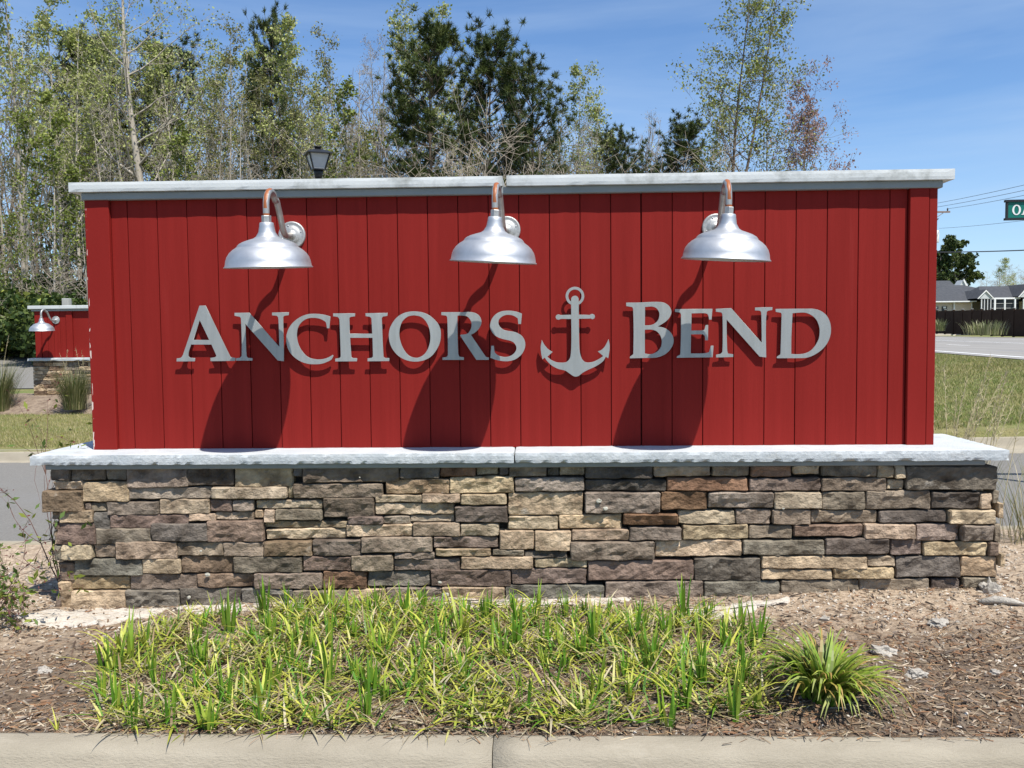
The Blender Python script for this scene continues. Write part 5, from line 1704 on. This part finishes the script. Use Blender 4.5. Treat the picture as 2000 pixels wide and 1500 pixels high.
# ------------------------------------------------------------------ utility pole and wires
UD = 62.0
up_ = atd(1812, 415, UD); uz = gz(up_[0], up_[1])
pole = thing('utility_pole', 'wooden utility pole with crossarm and pale transformer behind the right edge of the sign', 'pole', (up_[0], up_[1], uz))
hp = up_[2] - uz
link('mast', MB().tube([(0, 0, -.3), (0, 0, hp + 0.7)], [.17, .11], 10).mesh('mast', True), MT['pole'], pole)
arm_o = link('crossarm', boxmesh('crossarm', -1.45, 1.45, -.20, -.12, hp - .06, hp + .06), MT['pole'], pole)
for sx in (-1, 1):
    link('brace', MB().tube([(sx * 1.0, -.16, hp - .05), (0, -.16, hp - .75)], [.022, .022], 5).mesh('brace'), MT['pole'], pole)
    link('insulator', MB().lathe([(0, hp + .06), (.03, hp + .06), (.05, hp + .12), (.05, hp + .2), (.03, hp + .27), (0, hp + .27)], 10).mesh('insulator', True), MT['wire'], arm_o, (sx * 1.28, -.16, 0))
tf = link('transformer', MB().lathe([(0, hp - 2.1), (.24, hp - 2.1), (.26, hp - 2.06), (.26, hp - 1.35), (.22, hp - 1.27), (0, hp - 1.25)], 18).mesh('transformer', True), MT['transformer'], pole, (.42, -.25, 0))
link('bushing', MB().lathe([(0, hp - 1.25), (.05, hp - 1.25), (.07, hp - 1.1), (.04, hp - .98), (0, hp - .98)], 10).mesh('bushing', True), MT['wire'], tf)
link('cutout', MB().tube([(.62, -.25, hp - .45), (.5, -.25, hp - .6), (.52, -.25, hp - .85)], [.04, .035, .03], 6).mesh('cutout'), MT['wire'], pole)


def wire(name, a, b, sag, r_, label):
    a, b = np.array(a), np.array(b)
    pts = [a + (b - a) * t - np.array([0, 0, sag * 4 * t * (1 - t)]) for t in np.linspace(0, 1, 24)]
    o_ = link(name, MB().tube(pts, [r_] * 24, 5, cap=False).mesh(name, True), MT['wire'])
    return tag(o_, label, 'wire')


wire('power_line', atd(1800, 402, 62), atd(2150, 325, 36), 0.1, .012, 'highest thin power line crossing the sky at the right')
wire('power_line', atd(1800, 409, 62), atd(2150, 338, 36), 0.1, .012, 'second thin power line just below the highest one')
wire('power_line', atd(1849, 408, 62), atd(2150, 348, 36), 0.1, .012, 'third thin power line running from the crossarm insulator')
wire('power_line', atd(1834, 446, 62), atd(2150, 410, 36), 0.1, .010, 'thin wire running right from the transformer')
wire('power_line', atd(1780, 492, 62), atd(2150, 481, 40), 0.1, .032, 'thick dark cable crossing in front of the far round tree')

# ------------------------------------------------------------------ far side of the main road
HD = 96.0
hk = HD / FPX


def hp_(px, py, D=HD):
    """house coordinates: metres right of the house origin and height above it"""
    q = atd(px, py, D)
    return (px - 1900) * D / FPX, q[2] - hz


hq = atd(1900, 640, HD)
hz = gz(hq[0], hq[1])
house = thing('house', 'low house with charcoal roof, white trim and screened porches behind the brown fence', 'house', (hq[0], hq[1], hz), -YAW)


def hquad(name, m, pts, y, th=0.15, parent=None):
    P = [(*hp_(a, b), ) for a, b in pts]
    n = len(P)
    v = [(p[0], y, p[1]) for p in P] + [(p[0], y + th, p[1]) for p in P]
    f = [tuple(range(n))[::-1], tuple(range(n, 2 * n))] + [(i, (i + 1) % n, n + (i + 1) % n, n + i) for i in range(n)]
    return link(name, MB().add(v, f).mesh(name), m, parent or house)


zz = lambda py: hp_(1900, py)[1]
xx = lambda px: (px - 1900) * hk
# body
link('wall', MB().box(xx(1800), xx(1897), 0, 8, 0, zz(590)).box(xx(1897), xx(2120), 2.2, 8, 0, zz(584)).mesh('wall'), MT['siding'], house)
link('lit_wall_panel', MB().box(xx(1862), xx(1895), -.08, -.005, 0, zz(591)).mesh('lit_wall_panel'), mat('sunlit_siding', (0.62, 0.50, 0.40), (0.66, 0.54, 0.44), rough=.8, scale=3), house)  # sunlit stretch of the wall, its light put into a brighter siding colour
# roofs as solids
def roof(name, x0, x1, y0, y1, ze, zr_, hipl=0.0, hipr=0.0, parent=None):
    ym = (y0 + y1) / 2
    v = [(x0, y0, ze), (x1, y0, ze), (x1, y1, ze), (x0, y1, ze), (x0 + hipl, ym, zr_), (x1 - hipr, ym, zr_)]
    return link(name, MB().add(v, [(3, 2, 1, 0), (0, 1, 5, 4), (2, 3, 4, 5), (1, 2, 5), (3, 0, 4)]).mesh(name), MT['roof'], parent or house)


roof('roof', xx(1770), xx(2015), -0.6, 9.2, zz(589), zz(553), 6.0, 5.2)
roof('porch_roof', xx(1900), xx(2130), -1.4, 5.0, zz(584.5), zz(558), 1.5, 1.0)
link('gutter', MB().box(xx(1790), xx(1900), -.72, -.6, zz(590.2), zz(588)).mesh('gutter'), MT['white'], house)
link('gutter', MB().box(xx(1916), xx(1976), -1.55, -1.4, zz(585.8), zz(582.8)).mesh('gutter'), MT['white'], house)
for (pl, pa, pr, ye, ya) in ((1888, 1904.5, 1921, 585, 568), (1966, 1986.5, 2007, 582, 558)):
    g = hquad('gable', MT['gable'], [(pl + 3, ye), (pr - 3, ye), (pa, ya + 2)], -2.0, .2)
    hquad('gable_trim', MT['white'], [(pl, ye), (pl + 2.2, ye), (pa, ya + 2.8), (pa, ya)], -2.12, .1, g)
    hquad('gable_trim', MT['white'], [(pr, ye), (pa, ya), (pa, ya + 2.8), (pr - 2.2, ye)], -2.12, .1, g)
    v = [(xx(pl), -2.1, zz(ye)), (xx(pr), -2.1, zz(ye)), (xx(pa), -2.1, zz(ya)), (xx(pl), 4, zz(ye)), (xx(pr), 4, zz(ye)), (xx(pa), 4, zz(ya))]
    v = [(a_, b_ , c_ + .05) for a_, b_, c_ in v]
    link('gable_roof', MB().add(v, [(0, 2, 5, 3), (1, 4, 5, 2)]).mesh('gable_roof'), MT['roof'], house)
link('screen', MB().box(xx(1897.5), xx(1920), -1.9, -1.8, 0, zz(586)).mesh('screen'), MT['screen'], house)
link('screen', MB().box(xx(1922), xx(1976), -1.3, -1.2, 0, zz(585.5)).mesh('screen'), MT['screen'], house)
link('screen', MB().box(xx(1977.5), xx(2040), -1.9, -1.8, 0, zz(582.5)).mesh('screen'), MT['screen'], house)
for px, w in ((1897, 1.2), (1902.5, .9), (1908.5, .9), (1914.5, .9), (1922.5, 3.2), (1941.5, 2.6), (1961, 2.6), (1977, 1.6), (1984, .8), (1991.5, .8), (1999, .8), (1861.5, 2.6), (1895.5, 1.6)):
    link('porch_column', MB().box(xx(px - w / 2), xx(px + w / 2), -2.05 if px > 1896 else -.2, -1.92 if px > 1896 else -.085, 0, zz(586)).mesh('porch_column'), MT['white'], house)
for py in (594, 603):
    link('screen_rail', MB().box(xx(1924), xx(1972), -1.36, -1.31, zz(py + .5), zz(py - .5)).mesh('screen_rail'), MT['greywood'], house)
for px in (1826.5, 1843.5):
    wdw = link('window', MB().box(xx(px - 5), xx(px + 5), -.06, -.004, zz(612), zz(598)).mesh('window'), MT['screen'], house)
    link('window_frame', MB().box(xx(px - 2.6), xx(px + 2.6), -.10, -.062, zz(602), zz(598.5)).mesh('window_frame'), MT['white'], wdw)
house2 = thing('house', 'dark roofed house with a pale gable end farther back at left', 'house', (*atd(1850, 640, 118)[:2], hz), -YAW)
k2 = 118 / FPX
z2 = lambda py: atd(1850, py, 118)[2] - hz
x2 = lambda px: (px - 1850) * k2
link('wall', MB().box(x2(1790), x2(1876), 0, 6, 0, z2(565)).mesh('wall'), MT['gable'], house2)
v = [(x2(1790), -.6, z2(566)), (x2(1868), -.6, z2(566)), (x2(1875), 3, z2(546)), (x2(1790), 3, z2(546)), (x2(1790), 6.6, z2(566)), (x2(1884), 6.6, z2(566))]
link('roof', MB().add(v, [(0, 1, 2, 3), (3, 2, 5, 4), (0, 3, 4), (0, 4, 5, 1)]).mesh('roof'), MT['roof'], house2)
gb = link('gable', MB().add([(x2(1864), -.65, z2(565)), (x2(1881), -.65, z2(565)), (x2(1875), -.65, z2(548)), (x2(1864), 1, z2(565)), (x2(1881), 1, z2(565)), (x2(1875), 1, z2(548))], [(0, 1, 2), (5, 4, 3), (0, 3, 4, 1), (1, 4, 5, 2), (2, 5, 3, 0)]).mesh('gable'), MT['gable'], house2)
link('gable_trim', MB().add([(x2(1875), -.8, z2(545.5)), (x2(1884), -.8, z2(561)), (x2(1881.5), -.8, z2(564)), (x2(1874), -.8, z2(549)), (x2(1875), -.7, z2(545.5)), (x2(1884), -.7, z2(561)), (x2(1881.5), -.7, z2(564)), (x2(1874), -.7, z2(549))],
     [(3, 2, 1, 0), (4, 5, 6, 7), (0, 1, 5, 4), (1, 2, 6, 5), (2, 3, 7, 6), (3, 0, 4, 7)]).mesh('gable_trim'), MT['white'], house2)
# brown privacy fence, panel by panel, running away along the road
fa = atd(2110, 655, 60.0); fb = atd(1800, 645, 87.0)
fvec = fb - fa; FLn = float(np.linalg.norm(fvec[:2]))
bf = thing('privacy_fence', 'long dark brown panel fence across the main road', 'fence', (fa[0], fa[1], 0), math.atan2(fvec[1], fvec[0]))
npan = 15
for k in range(npan + 1):
    x = FLn * k / npan
    tt = k / npan
    D = 60 + 27 * tt
    pxx = 2110 + (1800 - 2110) * tt
    zb2 = fa[2] + (fb[2] - fa[2]) * tt
    hgt = 1.83
    link('post', boxmesh('post', -.075, .075, -.075, .075, zb2 - .3, zb2 + hgt + .09, 0.01), MT['fence'], bf, (x, 0, 0))
    link('post_cap', boxmesh('post_cap', -.09, .09, -.09, .09, zb2 + hgt + .09, zb2 + hgt + .13, 0.01), MT['greywood'], bf, (x, 0, 0))
    if k < npan:
        zn = fa[2] + (fb[2] - fa[2]) * (k + .5) / npan
        link('panel', boxmesh('panel', .08, FLn / npan - .08, -.025, .025, zn - .25, zn + hgt, 0.01), MT['fence'], bf, (x, 0, 0))
for (px, py, D, n_, lab) in ((1925, 651, 66, 300, 'wide clump of pale grasses before the brown fence'), (1832, 644, 80, 120, 'small grass clump before the brown fence by the red sign edge')):
    q = atd(px, py, D)
    for j in range(1):
        t = tall_grass(lab, (q[0], q[1], q[2] - .1), n_, 1.25, 5.0 if n_ > 200 else 2.0, [(0.22, 0.24, 0.10), (0.30, 0.29, 0.15), (0.16, 0.19, 0.07)], 40 + n_, wid=.07)
# round dark tree and far bare wood on the right
RT_P = deciduous(520, 14, PN + EV, 0.42, 12, 0.28, 0.30, nb=26, r0=.2)
PROTO['roundpine'] = [RT_P]; PHEI['roundpine'] = 14; NAME['roundpine'] = 'pine_tree'
plant('roundpine', 1868, 472, 128, 'broad round crowned dark pine above the far houses', wide=0.95)
plant('roundpine', 1836, 492, 132, 'dark pine crown next to the right edge of the red sign', wide=0.85)
plant('green', 1966, 505, 150, 'single pale green tree above the far bare wood', var=0, wide=1.5)
for k in range(26):
    px = rng.uniform(1885, 2080)
    q = atd(px, rng.uniform(517, 545), rng.uniform(150, 175))
    h_ = q[2] - hz; D_ = 1
    tm, cm = PROTO['bare'][k % 3]
    t = thing('bare_tree', 'pinkish grey leafless tree in the far wood behind the houses', 'tree', (q[0], q[1], hz), rng.uniform(0, 6.28), 'far leafless trees behind the houses')
    s_ = h_ / 16; t.scale = (s_ * 1.8, s_ * 1.8, s_)
    link('trunk', tm, MT['bark'], t)
    link('crown', cm, MT['leafv'], t)

# ------------------------------------------------------------------ lawn blades on the strips near enough to show them
def lawn_blades(n, fn, h, cols, name, label):
    V, F, C = [], [], []
    k = 0
    while k < n:
        q = fn()
        if q is None:
            continue
        x, y = q; z = gz(x, y)
        a = rng.uniform(0, 6.28); L = h * rng.uniform(.5, 1.3); w = h * .12
        b = len(V)
        V += [(x - w * math.sin(a), y + w * math.cos(a), z - .01), (x + w * math.sin(a), y - w * math.cos(a), z - .01), (x + L * .5 * math.cos(a + 1), y + L * .5 * math.sin(a + 1), z + L)]
        F.append((b, b + 1, b + 2)); c = np.array(cols[rng.integers(len(cols))]) * rng.uniform(.75, 1.25); C += [tuple(c)] * 3
        k += 1
    mb_ = MB(); mb_.v, mb_.f, mb_.c = V, F, C
    stuff(link(name, mb_.mesh(name), MT['bladev']), label, 'grass')


LC = [(0.28, 0.26, 0.08), (0.38, 0.33, 0.14), (0.47, 0.40, 0.22), (0.20, 0.22, 0.05)]


def f_left():
    D = 12 + 9 * rng.random() ** 1.3
    q = atd(rng.uniform(-30, 195), 648, D)
    return (q[0], q[1]) if q[1] > Y_FAR + 0.3 else None


def f_right():
    D = 11.5 + 16 * rng.random() ** 1.2
    q = atd(rng.uniform(1800, 2030), 648, D)
    return (q[0], q[1]) if q[1] > Y_FAR + 0.3 and road_s(q[0], q[1]) < -0.3 else None


lawn_blades(16000, f_left, 0.045, LC, 'lawn_grass', 'short sunlit lawn at the left across the street')
lawn_blades(22000, f_right, 0.05, LC + [(0.15, 0.20, 0.04)], 'verge_grass', 'rough grass bank at the right below the main road')
